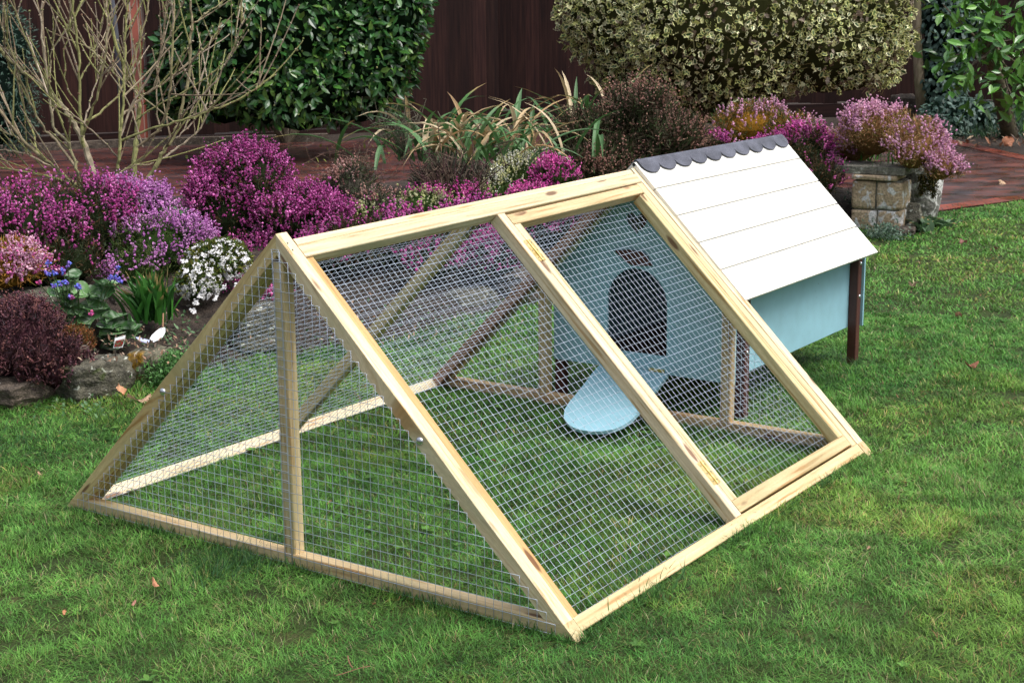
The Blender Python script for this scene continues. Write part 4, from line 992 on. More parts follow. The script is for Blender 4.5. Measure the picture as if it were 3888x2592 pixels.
def undergrowth():
    r = np.random.default_rng(93); mb = MB(); n = 2600
    P = np.array([ground(u, v) for u, v in zip(r.uniform(3520, 3990, n), 420+110*r.random(n)**1.3)]); m_ = P[:, 0] < 19; P = P[m_]; n = len(P)
    X, Y, Z = frames(np.column_stack([r.normal(0, .5, (n, 2)), np.ones(n)]), r); L = r.uniform(.08, .28, n)
    mb.scatter(BLADE_V, [BLADE_Q, BLADE_T], P, X, Y, Z, .012, L, L, pick([(.03, .08, .03), (.04, .07, .05), (.05, .10, .04)], n, .25, r))
    m_ = r.random(n) < .45; Q = P[m_]+[0, 0, .05]; leaf_cloud(mb, Q, np.tile([0., 0, 1], (len(Q), 1)), .07, [(.04, .08, .06), (.03, .06, .03)], r, .2, .8, .6)
    mb.build('undergrowth', L_SOFT, kind='stuff', label='dark grassy undergrowth and ivy below the laurel', cat='undergrowth')
undergrowth()
def yew():
    r = np.random.default_rng(95); c = at(10, 330, 15.5); root = empty('evergreen_bush', (c[0], c[1], 0), label='dark blue green evergreen bush at the upper left corner', cat='bush')
    lobes = [(at(-70, 330, 15.5), np.array([.52, .5, .75])), (at(0, 170, 15.4), np.array([.30, .3, .36])), (at(20, 430, 15.4), np.array([.2, .3, .35]))]
    mb = MB(); core(mb, lobes, (.006, .012, .009), .8); mb.build('inner_growth', L_CORE, root); mb = MB(); P, N = lobes_pts(lobes, 4200, r, -.9, .2, 3, .9, 1.1)  # core coloured near black as painted shade within the bush
    leaf_cloud(mb, P, N, .05, [(.025, .06, .04), (.04, .09, .06), (.02, .04, .03), (.06, .11, .07)], r, .3, .4, .6); mb.build('foliage', L_SOFT, root)
    tr = MB(); limbs(tr, np.array([c[0]-.2, c[1]+.1, 0]), [c+np.array([-.1, .1, .2])], .05, .03, r); tr.build('trunk', B_TRUNK, root)
yew()

# strap leaved clumps
def strap(name, label, cat, u, v, dist, n, L0, L1, wd, pal, seed, spread=.25, arch=1.0, dead=.0, group=None, up=1.0, zbase=None):
    r = np.random.default_rng(seed); b0 = at(u, v, dist) if zbase is None else ground(u, v, zbase)
    root = empty(name, tuple(b0), label=label, cat=cat, group=group); mb = MB()
    for i in range(n):
        a_ = r.uniform(0, 6.28); L = r.uniform(L0, L1); el = r.uniform(.75, 1.45)*up; s_ = np.linspace(0, 1, 9)
        out = L*(s_*math.cos(min(el, 1.55))+arch*.35*s_**2.4*r.uniform(.5, 1.3)); hgt = L*(s_*math.sin(min(el, 1.55))-arch*.62*s_**2.6*r.uniform(.3, 1.3))
        d = np.array([math.cos(a_), math.sin(a_), 0]); sd_ = np.array([-math.sin(a_), math.cos(a_), 0]); q0 = b0+np.array([*(r.normal(0, spread/2, 2)), 0])
        C_ = q0+np.outer(out, d)+np.outer(hgt, [0, 0, 1])+np.outer(s_**2*r.normal(0, .05), sd_)
        w_ = wd*r.uniform(.7, 1.2)*np.clip(np.minimum(1, (1-s_)*3.2+.04), 0, 1)*(.7+.5*np.minimum(1, s_*4)); fold = np.array([0, 0, .25])
        Lh = C_-np.outer(w_/2, sd_)+np.outer(w_, fold); Rh = C_+np.outer(w_/2, sd_)+np.outer(w_, fold)
        c = pick(pal, 1, .15, r)[0]; cc = np.tile(c, (9, 1))
        if r.random() < dead: cc = np.tile(pick([(.50, .36, .2), (.42, .27, .13), (.55, .44, .28)], 1, .1, r)[0], (9, 1)); cc[:2] = c
        elif r.random() < .4: cc[7:] = (.35, .25, .1)
        V = np.concatenate([Lh, C_, Rh]); k = 9; q_ = [[j, j+1, k+j+1, k+j] for j in range(8)]+[[k+j, k+j+1, 2*k+j+1, 2*k+j] for j in range(8)]
        mb.add(V, np.array(q_), np.concatenate([cc, cc*.92, cc]))
    mb.build('leaves', L_SOFT, root); return root
AGP = [(.06, .15, .04), (.08, .19, .06), (.10, .2, .08)]
strap('strap_leaved_clump', 'arching green strap leaved clump with withered tan leaves before the fence', 'plant', 1800, 610, 10.9, 170, .38, .74, .028, AGP, 101, .6, 1.0, .42)
strap('strap_leaved_clump', 'smaller strap leaved clump half hidden by the dried russet shrub', 'plant', 2230, 560, 12.2, 60, .45, .85, .028, AGP, 102, .3, .8, .3)
strap('bulb_clump', 'bright green upright bulb leaves beside the squared rock in the bed', 'plant', 575, 1215, 7.3, 110, .14, .27, .022, [(.035, .14, .02), (.05, .18, .025), (.025, .10, .018)], 103, .09, .22, 0, up=1.25)
strap('bulb_clump', 'fresh green bulb leaves growing behind the stone slab', 'plant', 3290, 622, 12.0, 110, .10, .17, .011, [(.08, .24, .04), (.06, .18, .04)], 104, .62, .12, 0, up=1.2)
strap('bulb_clump', 'small tuft of thin green leaves above the white candytuft', 'plant', 815, 935, 8.4, 26, .06, .13, .006, [(.14, .3, .05), (.1, .22, .04)], 105, .06, .8, 0)
# grey lichened twigs in front of the camellia
def twigs_bush(name, label, u, v, dist, w_, h_, n, pal, seed, rad=.0035):
    r = np.random.default_rng(seed); b0 = at(u, v, dist); root = empty(name, tuple(b0), label=label, cat='shrub'); mb = MB()
    for i in range(n):
        t = np.array([r.normal(0, w_/2), r.normal(0, w_/2), h_*r.uniform(.4, 1.1)]); s_ = np.linspace(0, 1, 6)[:, None]
        P = b0+t*s_**[.8, .8, 1]+np.cumsum(r.normal(0, .012, (6, 3)), 0); mb.tube(P, np.linspace(rad, rad*.4, 6), 4, pick(pal, 1, .15, r)[0], cap=False)
        for j in range(3):
            q0 = P[r.integers(2, 6)]; mb.tube([q0, q0+r.normal(0, .03, 3)+[0, 0, .03], q0+r.normal(0, .04, 3)+[0, 0, .07]], rad*.5, 4, pick(pal, 1, .15, r)[0], cap=False)
    mb.build('branches', L_TWIG, root)
twigs_bush('twiggy_shrub', 'thin grey lichened twigs in front of the camellia hedge base', 1530, 600, 11.0, .2, .32, 50, [(.16, .15, .11), (.12, .11, .08)], 111)
twigs_bush('twiggy_shrub', 'sparse pink tipped dry stems standing on the bed before the paving', 1360, 700, 10.6, .3, .2, 40, [(.2, .12, .09), (.12, .1, .07)], 112)
twigs_bush('twiggy_shrub', 'dark forked bare stems just behind the middle of the ridge', 1700, 760, 9.8, .3, .26, 40, [(.07, .035, .035), (.1, .07, .05)], 113, .006)

# bare fruit shrub: limbs as polylines of (photo x, y) at their own distances, then twigs and buds
def bare_shrub():
    r = np.random.default_rng(121); d0 = 9.6
    root = empty('bare_shrub', tuple(at(400, 800, d0)), label='bare branched fruit shrub with mossy stems above the left heathers', cat='shrub')
    L_ = [([(415, 830), (379, 699), (333, 590), (298, 494), (264, 440), (226, 390), (184, 352), (115, 295), (50, 241), (0, 191), (-60, 150)], 22, 6),
          ([(490, 830), (509, 741), (509, 626), (524, 459), (532, 375), (517, 344), (471, 245), (429, 126), (406, 23), (395, -60)], 20, 5),
          ([(510, 820), (524, 741), (589, 634), (620, 573), (651, 536), (681, 459), (708, 344), (723, 230), (727, 96), (723, 0), (722, -70)], 15, 5),
          ([(400, 810), (344, 757), (291, 703), (214, 642), (153, 596), (88, 536), (0, 421), (-60, 350)], 15, 6),
          ([(430, 810), (429, 734), (436, 676), (452, 607), (455, 536), (463, 459), (471, 344), (475, 230), (475, 115), (486, 0), (490, -70)], 12, 4),
          ([(320, 730), (298, 695), (291, 650), (264, 536), (199, 497), (191, 383), (180, 287), (153, 115), (159, 8)], 11, 4),
          ([(524, 559), (612, 494), (643, 383), (651, 268), (658, 115), (662, 0), (664, -70)], 9, 4),
          ([(459, 440), (497, 413), (543, 364), (631, 306), (719, 237), (804, 161), (842, 88)], 9, 4),
          ([(459, 536), (574, 486), (689, 459), (804, 421), (899, 383), (980, 330), (1044, 283)], 8, 4),
          ([(600, 610), (624, 597), (700, 543), (765, 490), (796, 421), (811, 352)], 7, 4),
          ([(320, 560), (306, 497), (302, 306), (291, 134), (276, 0), (270, -70)], 10, 5),
          ([(314, 513), (364, 383), (394, 249), (409, 115), (400, 0)], 8, 4),
          ([(314, 467), (383, 429), (459, 352), (517, 210), (555, 77), (563, 0), (568, -60)], 7, 4),
          ([(459, 517), (500, 400), (547, 325), (612, 214), (666, 77), (700, 0), (720, -60)], 7, 4),
          ([(291, 640), (199, 517), (168, 497), (115, 383), (65, 249), (19, 134), (0, 69), (-20, 0)], 8, 4),
          ([(240, 470), (172, 314), (103, 165), (69, 77), (50, 0), (40, -60)], 7, 4),
          ([(300, 720), (241, 684), (115, 657), (0, 634), (-80, 620)], 7, 4),
          ([(400, 740), (394, 695), (497, 630), (586, 621)], 6, 4),
          ([(543, 560), (497, 394), (383, 230), (276, 126), (176, 0)], 5, 3),
          ([(689, 482), (536, 367), (421, 268), (356, 191)], 5, 3),
          ([(681, 450), (700, 421), (804, 337), (861, 230), (895, 165), (920, 80), (932, 20)], 6, 3),
          ([(520, 460), (543, 429), (727, 337), (830, 260), (900, 172)], 5, 3),
          ([(724, 110), (731, 92), (800, 40), (853, 0), (900, -40)], 5, 3),
          ([(184, 352), (190, 300), (195, 210), (220, 40), (225, 0)], 5, 3),
          ([(88, 536), (60, 520), (-10, 490), (-60, 470)], 5, 3),
          ([(214, 642), (120, 590), (40, 575), (-60, 560)], 6, 3),
          ([(153, 596), (110, 470), (60, 300), (20, 220), (-30, 150)], 6, 3),
          ([(302, 306), (340, 240), (372, 150), (400, 10)], 5, 3),
          ([(302, 400), (250, 330), (240, 200), (262, 110), (280, 0)], 5, 3),
          ([(320, 470), (345, 370), (370, 300), (390, 200), (425, 60), (420, -20)], 5, 3),
          ([(650, 540), (720, 480), (790, 390)], 4, 3),
          ([(450, 600), (370, 520), (290, 440), (215, 400), (200, 420)], 5, 3),
          ([(610, 500), (590, 400), (600, 250), (625, 130), (628, 0)], 5, 3)]
    mb = MB(); bud = []
    def col_for(): return pick([(.30, .24, .16), (.22, .22, .09), (.22, .17, .11), (.26, .26, .10), (.33, .27, .2)], 1, .12, r)[0]
    for i, (pts, w0, w1) in enumerate(L_):
        n = len(pts); off = r.uniform(-.4, .4); P = []
        for j, (u, v) in enumerate(pts): P.append(at(u, v, d0+off*min(1, (j+(0 if w0 > 11 else .6))/3.0)))
        P = np.array(P); t = np.arange(n); tt = np.linspace(0, n-1, n*4); P = np.stack([np.interp(tt, t, P[:, k]) for k in range(3)], 1)
        ker = np.array([.25, .5, .25])
        for _ in range(2): P[1:-1] = P[:-2]*.25+P[1:-1]*.5+P[2:]*.25
        P += np.concatenate([[[0, 0, 0]], r.normal(0, .0035, (len(P)-1, 3))])
        k = d0/F_PX/2*1.2; w_ = np.linspace(w0, w1+.8, len(P))*k; w_ *= 1+.10*r.normal(size=len(P)).clip(-1, 1)
        c0, c1 = col_for(), col_for(); m_ = np.linspace(0, 1, len(P))[:, None]; cc = c0*(1-m_)+c1*m_
        mb.tube(P, w_, 7, cc)
        for j in range(2, len(P)): bud.append((P[j]+unit(r.normal(size=3))*w_[j], w_[j]))
        # side twigs and upright shoots
        for _ in range(9 if n > 5 else 5):
            j = r.integers(len(P)//3, len(P)-1); d = unit(P[j]-P[j-1]); q = unit(d+r.normal(0, .55, 3)+np.array([0, 0, .7])); L = r.uniform(.12, .55); s_ = np.linspace(0, 1, 6)[:, None]
            Q = P[j]+q*L*s_+np.array([0, 0, .08])*s_**2*L+np.cumsum(r.normal(0, .004, (6, 3)), 0)*s_; mb.tube(Q, np.linspace(min(.0058, w_[j]*.8), .0030, 6), 5, col_for())
            for q_ in Q[1:]: bud.append((q_+unit(r.normal(size=3))*.003, .003))
    mb.build('branches', mat_attr('mossy_stems', .8, .25, nscale=30, namp=.35), root)
    b_ = MB(); B = np.array([p for p, _ in bud]); n = len(B); X, Y, Z = frames(r.normal(size=(n, 3))+[0, 0, 1], r); s_ = r.uniform(.004, .0078, n)
    b_.scatter(OCT_V, OCT_F, B, X, Y, Z, s_, s_*1.5, s_, pick([(.26, .26, .12), (.34, .28, .2), (.2, .12, .08)], n, .15, r)); b_.build('buds', L_TWIG, root, kind='stuff')
bare_shrub()

# ------------------------------------------------------------------ rocks and stonework
def rock(label, c, size, rz, seed, mat=None, boxy=.6, group='rocks edging the raised bed', tilt=0.0, name='rock'):
    r = np.random.default_rng(seed); bm = bmesh.new(); bmesh.ops.create_cube(bm, size=2); bmesh.ops.subdivide_edges(bm, edges=bm.edges[:], cuts=15, use_grid_fill=True)
    V = np.array([v.co[:] for v in bm.verts]); S_ = unit(V); V = V*boxy+S_*(1-boxy)*1.25
    n1 = vnoise3(S_*1.7+seed, seed)-.5; n2 = vnoise3(S_*5+seed, seed+3)-.5; n3 = vnoise3(V*13, seed+5)-.5; n4 = np.abs(vnoise3(V*6+3, seed+8)-.5)
    V = V*(1+.34*n1+.18*n2+.09*n3-.16*n4)[:, None]
    V *= np.asarray(size)/2
    ct, st = math.cos(tilt), math.sin(tilt); V = np.column_stack([V[:, 0]*ct+V[:, 2]*st, V[:, 1], -V[:, 0]*st+V[:, 2]*ct])
    cz, sz = math.cos(rz), math.sin(rz); V = np.column_stack([V[:, 0]*cz-V[:, 1]*sz, V[:, 0]*sz+V[:, 1]*cz, V[:, 2]])+np.asarray(c)
    for v, p in zip(bm.verts, V): v.co = p
    me = bpy.data.meshes.new(name); bm.to_mesh(me); bm.free()
    return link(name, me, mat or S_ROCK, None, True, label=label, cat='rock', group=group)
def rk(label, u, v, z, size, rz, seed, **k):
    g = ground(u, v, z); return rock(label, (g[0], g[1], z), size, rz, seed, **k)
rk('long flat grey rock with white lichen spots at the lawn edge on the left', 345, 1432, .07, (.33, .24, .16), -.05, 1)
rk('rounded rock with orange moss on top beside the left rafter', 572, 1385, .07, (.18, .18, .15), .5, 2, mat=S_MOSSY, boxy=.3)
rk('grey rock behind the purple brown heather below the orange heather', 95, 1175, .24, (.3, .22, .16), .3, 3)
rk('squared upright brown rock behind the bulb leaves', 487, 1175, .20, (.17, .17, .2), -.5, 4, mat=S_ROCKB, boxy=.85)
rk('small tan rock under the lungwort leaves', 330, 1265, .19, (.15, .14, .15), .4, 5, mat=S_ROCKB, boxy=.45, tilt=.4)
rk('low dark rock under the purple brown heather at the lawn edge', 60, 1480, .04, (.34, .3, .12), .1, 6, mat=S_ROCKB)
rk('dark rock below the white candytuft', 735, 1130, .22, (.26, .18, .16), .2, 7, mat=S_ROCKB)
rk('grey rock behind the left rafter of the run', 960, 1240, .14, (.3, .22, .2), -.2, 8)
rk('broad rock seen through the wire below the trailing hot pink heather', 1240, 1190, .05, (.36, .22, .15), -.15, 9)
rk('pale lichened rock seen through the wire beside the brown rafter', 1770, 1150, .05, (.36, .22, .15), -.1, 10)
rk('grey rock seen through the wire in the middle of the bed edge', 1500, 1195, .05, (.34, .2, .14), .1, 11)
rk('low rock at the bed edge just left of the hen house front', 2010, 1085, .08, (.42, .25, .19), 0, 12, mat=S_ROCKB)
rk('small mossy stone beside the orange mossed rock', 690, 1420, .05, (.12, .1, .09), .4, 13, boxy=.3)
rk('small stone in the rock bed soil below the bulb leaves', 300, 1330, .18, (.08, .07, .05), .4, 14, mat=S_ROCKB, boxy=.3)
rk('leaning grey boulder between the stone pillar and the lichened pot', 3440, 830, .08, (.16, .2, .2), .4, 16, boxy=.35, tilt=.5, group=None)
rk('flat dark stone at the foot of the stone pillar', 3430, 880, .02, (.2, .16, .07), .3, 17, mat=S_ROCKB, group=None)
g = ground(3432, 470); rock('squat weathered stone standing before the dark fence by the slim trunk', (g[0], g[1], .16), (.40, .3, .42), .6, 18, mat=S_ROCKB, boxy=.75, group=None)

# stone pillar of blocks under the slab, aligned with the run
px0 = ground(3227, 876); px1 = ground(3418, 888)
pl = empty('stone_pillar', (px0[0]+.15, px0[1], 0), label='square pillar of lichened sandstone blocks beside the white roof', cat='pillar')
pd = unit(np.array([px1[0]-px0[0], px1[1]-px0[1], 0])); pn_ = np.array([pd[1], -pd[0], 0]); pn_ = pn_ if pn_[1] < 0 else -pn_; PW = np.linalg.norm(px1-px0)
blocks = [(0, .52, 0, .155), (.53, 1, 0, .16), (0, .48, .16, .365), (.50, 1, .165, .36), (-.02, .9, .37, .41)]
for i, (a0, a1, z0_, z1_) in enumerate(blocks):
    r = np.random.default_rng(200+i); bm = bmesh.new(); bmesh.ops.create_cube(bm, size=2); bmesh.ops.subdivide_edges(bm, edges=bm.edges[:], cuts=7, use_grid_fill=True)
    V = np.array([v.co[:] for v in bm.verts]); S_ = unit(V); V = V*.84+S_*.16*1.22; V *= (1+.12*(vnoise3(V*2.3+i*7, i)-.5)+.06*(vnoise3(V*9, i+9)-.5))[:, None]
    hw = (a1-a0)*PW/2-.003; hh = (z1_-z0_)/2-.003; hd = .13 if i < 4 else .15
    cen = px0+pd*PW*(a0+a1)/2-pn_*(.13); W3 = cen+np.outer(V[:, 0]*hw, pd)+np.outer(V[:, 1]*hd, pn_)+np.outer(V[:, 2]*hh+(z0_+z1_)/2, [0, 0, 1])
    for v, p in zip(bm.verts, W3): v.co = p
    me = bpy.data.meshes.new('block'); bmesh.ops.recalc_face_normals(bm, faces=bm.faces[:]); bm.to_mesh(me); bm.free(); link('block', me, S_SAND, pl, True)
mb = MB(); mb.beam(px0+pd*.02-pn_*.13+[0, 0, .01], px1-pd*.02-pn_*.13+[0, 0, .01], (0, 0, 1), .02, .2); 
cen = px0+pd*PW/2-pn_*.13; mb = MB(); mb.beam(cen-pd*(PW/2-.02)+[0, 0, .19], cen+pd*(PW/2-.02)+[0, 0, .19], (0, 0, 1), .36, .22, ch=.01); mb.build('mortar', S_SLAB, pl)
# slab
bm = bmesh.new(); bmesh.ops.create_cube(bm, size=2); bmesh.ops.subdivide_edges(bm, edges=bm.edges[:], cuts=11, use_grid_fill=True)
V = np.array([v.co[:] for v in bm.verts]); V = V*(1+.035*(vnoise3(V*2.7, 31)-.5)+.02*(vnoise3(V*9, 32)-.5))[:, None]
V[:, 2] += .12*(vnoise3(V*3.1, 33)-.5)
sc_ = at(3330, 640, 11.45); SW_ = .255
W3 = np.array([sc_[0]-.02, sc_[1], .438])+np.outer(V[:, 0]*SW_, pd)+np.outer(V[:, 1]*.19, pn_)+np.outer(V[:, 2]*.027, [0, 0, 1])
for v, p in zip(bm.verts, W3): v.co = p
me = bpy.data.meshes.new('slab'); bm.to_mesh(me); bm.free(); link('stone_slab', me, S_SLAB, None, True, label='weathered grey stone slab lying on the block pillar', cat='stone slab')
# lichened pot, a tapering tub
def lathe(mb, c, prof, sides=28, wob=0, seed=0):
    V = []
    for i, (rr, z) in enumerate(prof):
        for j in range(sides):
            t = j*2*math.pi/sides; k = 1+wob*(float(vnoise(np.array(math.cos(t)*2+5), np.array(math.sin(t)*2+z*6), seed))-.5)
            V.append((c[0]+rr*k*math.cos(t), c[1]+rr*k*math.sin(t), c[2]+z))
    n = len(prof); q_ = np.array([[i*sides+j, i*sides+(j+1) % sides, (i+1)*sides+(j+1) % sides, (i+1)*sides+j] for i in range(n-1) for j in range(sides)]); mb.add(V, q_)
pc = ground(3490, 838); pc = pc+unit(np.array([pc[0]-CAM[0], pc[1]-CAM[1], 0]))*.14
mb = MB(); lathe(mb, (pc[0], pc[1], 0), [(0, .0), (.125, 0), (.135, .02), (.145, .12), (.155, .24), (.162, .35), (.170, .38), (.170, .42), (.150, .422), (.14, .38), (0, .375)], wob=.12, seed=4); mb.build('stone_pot', S_POT, None, True, label='white lichened stone pot with moss streaks under the pink heather', cat='pot')

# ------------------------------------------------------------------ small plants in the bed
def lungwort():
    r = np.random.default_rng(141); root = empty('lungwort', tuple(ground(290, 1240, .2)), label='spotted leaved lungwort with violet blue flowers among the rocks', cat='flower')
    mb = MB(); P = []; N = []; k = .0
    spots = [(200, 1190, .26, 55), (240, 1120, .33, 45), (300, 1110, .34, 60), (290, 1180, .28, 50), (390, 1090, .36, 60), (370, 1170, .28, 60), (420, 1220, .24, 60), (250, 1240, .23, 55), (330, 1200, .26, 50), (460, 1270, .18, 70), (500, 1250, .17, 60), (420, 1290, .17, 60), (190, 1240, .22, 45), (310, 1230, .24, 40), (230, 1080, .36, 35), (440, 1250, .2, 50), (130, 1230, .2, 50), (250, 1190, .28, 45), (280, 1060, .38, 36), (350, 1120, .33, 45)]
    for (u, v, z, L) in spots:
        for q in range(4):
            c = at(u+r.normal(0, 14), v+r.normal(0, 12), 7.08); Lr = L*7.3/F_PX*r.uniform(1.2, 2.1); a_ = r.uniform(0, 6.28)
            D = unit(np.array([math.cos(a_), math.sin(a_), r.uniform(-.5, .2)])); Zt = unit(np.array([-.45, -.4, .8])+r.normal(0, .25, 3)); X = unit(np.cross(D, Zt)); Z = np.cross(X, D)
            # ellipse leaf as a grid of cells, pale spots are the leaf's own colouring
            ns, nt2 = 9, 7; V = []; C_ = []; base_ = pick([(.08, .19, .06), (.12, .24, .08), (.05, .14, .04)], 1, .15, r)[0]
            for i in range(ns):
                t = i/(ns-1)
                wv = .34*math.sin(math.pi*min(1, t*1.02)**.8)+.01
                for j in range(nt2):
                    s_ = (j/(nt2-1)-.5)*2; V.append(c+D*Lr*(t-.5)+X*Lr*wv*s_+Z*Lr*(.10*abs(s_)-.25*(t-.4)**2)); C_.append(np.array([.30, .38, .27]) if r.random() < .28 else base_)
            q4 = np.array([[i*nt2+j, i*nt2+j+1, (i+1)*nt2+j+1, (i+1)*nt2+j] for i in range(ns-1) for j in range(nt2-1)]); mb.add(V, q4, np.array(C_))
    mb.build('leaves', L_SOFT, root)
    st = MB(); fl = MB()
    for (u, v, col_) in ((185, 1000, 0), (205, 1035, 0), (240, 1030, 0), (255, 1000, 0), (205, 1085, 0), (300, 1090, 0), (230, 1075, 0), (265, 1128, 0), (345, 1190, 1), (445, 1015, 0), (420, 1050, 0), (440, 1055, 0), (455, 1065, 0), (295, 1085, 0), (150, 1075, 1), (270, 1125, 1), (250, 1070, 0), (180, 1040, 0)):
        c = at(u, v, 6.98); b0 = at(300+(u-300)*.5, 1200, 7.1); st.tube([b0, b0*.5+c*.5+[0, 0, .02], c-[0, 0, .004]], .0022, 5, (.1, .16, .06), cap=False)
        m_ = 9; U = unit(r.normal(size=(m_, 3))); Q = c+U*.014*r.random((m_, 1))**.5; X, Y, Z = frames(U, r)
        fl.scatter(OCT_V, OCT_F, Q, X, Y, Z, .008, .008, .006, pick([(.18, .16, .62), (.26, .16, .58), (.14, .2, .7)] if not col_ else [(.55, .08, .25), (.4, .1, .3)], m_, .15, r))
    st.build('stems', L_SOFT, root); fl.build('flowers', L_PETAL, root)
lungwort()
def ground_cover(name, label, cat, pts, n, pal, size, seed, z=.0, spread=.1, kind=None, group=None, h=.03):
    r = np.random.default_rng(seed); mb = MB(); k = r.choice(len(pts), n); B = np.array([ground(u, v, zz) for u, v, zz in pts])
    P = B[k]+np.column_stack([r.normal(0, spread, (n, 2)), np.zeros(n)]); P[:, 2] = np.maximum(bed_h(P[:, :2]), 0)+r.uniform(0, h, n)*(.4+1.2*vnoise(P[:, 0]*12, P[:, 1]*12, seed))
    leaf_cloud(mb, P, np.tile(np.array([-.2, -.2, 1.]), (n, 1)), size, pal, r, -.1, .75, .7); return mb.build(name, L_SOFT, None, kind=kind, label=label, cat=cat, group=group)
ground_cover('creeping_thyme', 'bright green creeping thyme mat beside the left rafter', 'ground cover', [(600, 1310, .18), (660, 1290, .2), (650, 1350, .15), (700, 1320, .18), (680, 1400, .08)], 3600, [(.07, .19, .04), (.10, .24, .06), (.05, .14, .03)], .015, 151, spread=.05, h=.12)
ground_cover('ground_cover', 'low mixed green seedlings in the soil of the rock bed', 'ground cover', [(700, 1260, .2), (620, 1230, .2), (330, 1360, .2), (1000, 1300, .12), (1300, 1230, .15), (1600, 1200, .1), (800, 1260, .15)], 900, [(.06, .14, .05), (.1, .18, .08)], .022, 152, spread=.12, kind='stuff')
ground_cover('lavender_cotton', 'grey green feathery plant at the foot of the stone pillar', 'plant', [(3290, 850, 0), (3330, 900, 0), (3270, 800, .1), (3380, 912, 0)], 1500, [(.09, .15, .10), (.13, .19, .14), (.06, .11, .07)], .022, 153, spread=.06, h=.10)
strap('foxglove_rosette', 'soft green leaf rosette at the foot of the lichened pot', 'plant', 3500, 880, 11.0, 26, .09, .16, .045, [(.10, .19, .08), (.13, .23, .11)], 154, .08, .8, 0, zbase=.0)
strap('foxglove_rosette', 'smaller grey green leaf rosette right of the lichened pot', 'plant', 3580, 862, 11.3, 20, .07, .12, .035, [(.09, .16, .08), (.11, .19, .1)], 155, .08, .9, 0, zbase=.0)
ground_cover('moss_trail', 'dark moss and stems trailing down the face of the lichened pot', 'moss', [(3500, 830, 0)], 3, [(.04, .05, .01)], .01, 156)
o = bpy.data.objects['moss_trail']; bpy.data.objects.remove(o, do_unlink=True)
r = np.random.default_rng(157); mb = MB()
for (u, v0, v1) in ((3502, 660, 735), (3545, 660, 745), (3530, 650, 720)):
    P = np.array([at(u+r.normal(0, 7)*(1-.3*t), v0+(v1-v0)*t, 11.52) for t in r.random(420)]); P += r.normal(0, .008, P.shape); X, Y, Z = frames(r.normal(size=P.shape)-[0, 0, 1], r); mb.scatter(LEAF_V, [LEAF_Q, LEAF_T], P, X, Y, Z, .012, .022, .01, pick([(.035, .04, .01), (.06, .06, .015), (.09, .06, .02)], len(P), .2, r))
mb.build('trailing_moss', L_MATT, None, label='dark mossy stems hanging down the face of the lichened pot', cat='moss')
# plant labels
def card(name, label, pts, mat, thick=.0015, cat='plant label'):
    """thin stiff card through four world corners"""
    P = np.array(pts); n = unit(np.cross(P[1]-P[0], P[3]-P[0])); V = np.concatenate([P+n*thick/2, P-n*thick/2]); mb = MB()
    mb.add(V, np.array([[0, 1, 2, 3], [7, 6, 5, 4], [0, 4, 5, 1], [1, 5, 6, 2], [2, 6, 7, 3], [3, 7, 4, 0]])); return mb.build(name, mat, None, label=label, cat=cat)
m, nt, b = new_mat('white_plastic', .35, .5); n = obj_noise(nt, 30, 2); r_c = ramp(nt, [(.3, (.62, .64, .66)), (.7, (.80, .81, .82))], n.outputs[0]); nt.links.new(r_c.outputs[0], b.inputs['Base Color']); M_WHITE = m
m, nt, b = new_mat('lilac_plastic', .35, .5); b.inputs['Base Color'].default_value = (.50, .55, .78, 1); M_LILAC = m
m, nt, b = new_mat('picture_print', .4, .5)
v = node(nt, 'ShaderNodeTexVoronoi', Scale=75.0); tc = node(nt, 'ShaderNodeTexCoord'); nt.links.new(tc.outputs['Object'], v.inputs['Vector']); rr = ramp(nt, [(.0, (.35, .01, .02)), (.35, (.22, .015, .02)), (.6, (.04, .06, .02)), (.9, (.4, .2, .18))], v.outputs['Distance']); nt.links.new(rr.outputs[0], b.inputs['Base Color']); M_PICT = m
D1 = 6.85
bd = card('plant_label', 'small white plant label printed with a red picture in the soil', [at(430, 1322, D1), at(466, 1318, D1+.02), at(477, 1272, D1+.02), at(436, 1283, D1)], M_WHITE)
P4 = [at(434, 1317, D1-.004), at(464, 1313, D1+.015), at(473, 1286, D1+.015), at(438, 1294, D1-.004)]
pc_ = card('picture', None, P4, M_PICT, .001, cat=None)
for k_ in ('label', 'category'):
    if k_ in pc_: del pc_[k_]
pc_.parent = bd
mb = MB(); q0 = at(437, 1320, D1+.004); mb.beam(q0, q0+np.array([0, 0, -.06]), RT, .006, .002, ch=.0003); st_ = mb.build('stake', M_STEEL, bd)
c0 = at(568, 1292, 6.95)
def blade_label(name, label, pts, mat, cat='plant label'):
    P = np.array(pts); n = unit(np.cross(P[1]-P[0], P[2]-P[0])); mb = MB(); k = len(P); V = np.concatenate([P+n*.001, P-n*.001]); f = [np.array([list(range(k))]), np.array([list(range(2*k-1, k-1, -1))]), np.array([[i, k+i, k+(i+1) % k, (i+1) % k] for i in range(k)])]
    mb.add(V, f); return mb.build(name, mat, None, label=label, cat=cat)
blade_label('plant_label', 'blank white blade shaped plant label leaning on the soil', [at(568, 1286, 6.95), at(583, 1299, 6.93), at(600, 1292, 6.93), at(618, 1279, 6.97), at(627, 1262, 7.0), at(628, 1246, 7.02), at(622, 1241, 7.02), at(606, 1247, 7.01), at(590, 1260, 6.99), at(577, 1272, 6.97)], M_WHITE)
blade_label('plant_label', 'pale lilac plant label lying on the soil', [at(514, 1280, 6.98), at(527, 1291, 6.95), at(548, 1302, 6.93), at(564, 1301, 6.92), at(569, 1292, 6.94), at(550, 1287, 6.96), at(530, 1281, 6.98)], M_LILAC)
blade_label('plant_label', 'white pointed plant label standing behind the lilac heather', [at(596, 812, 9.0), at(650, 822, 9.0), at(645, 795, 9.02), at(628, 779, 9.05), at(612, 792, 9.03)], M_WHITE)
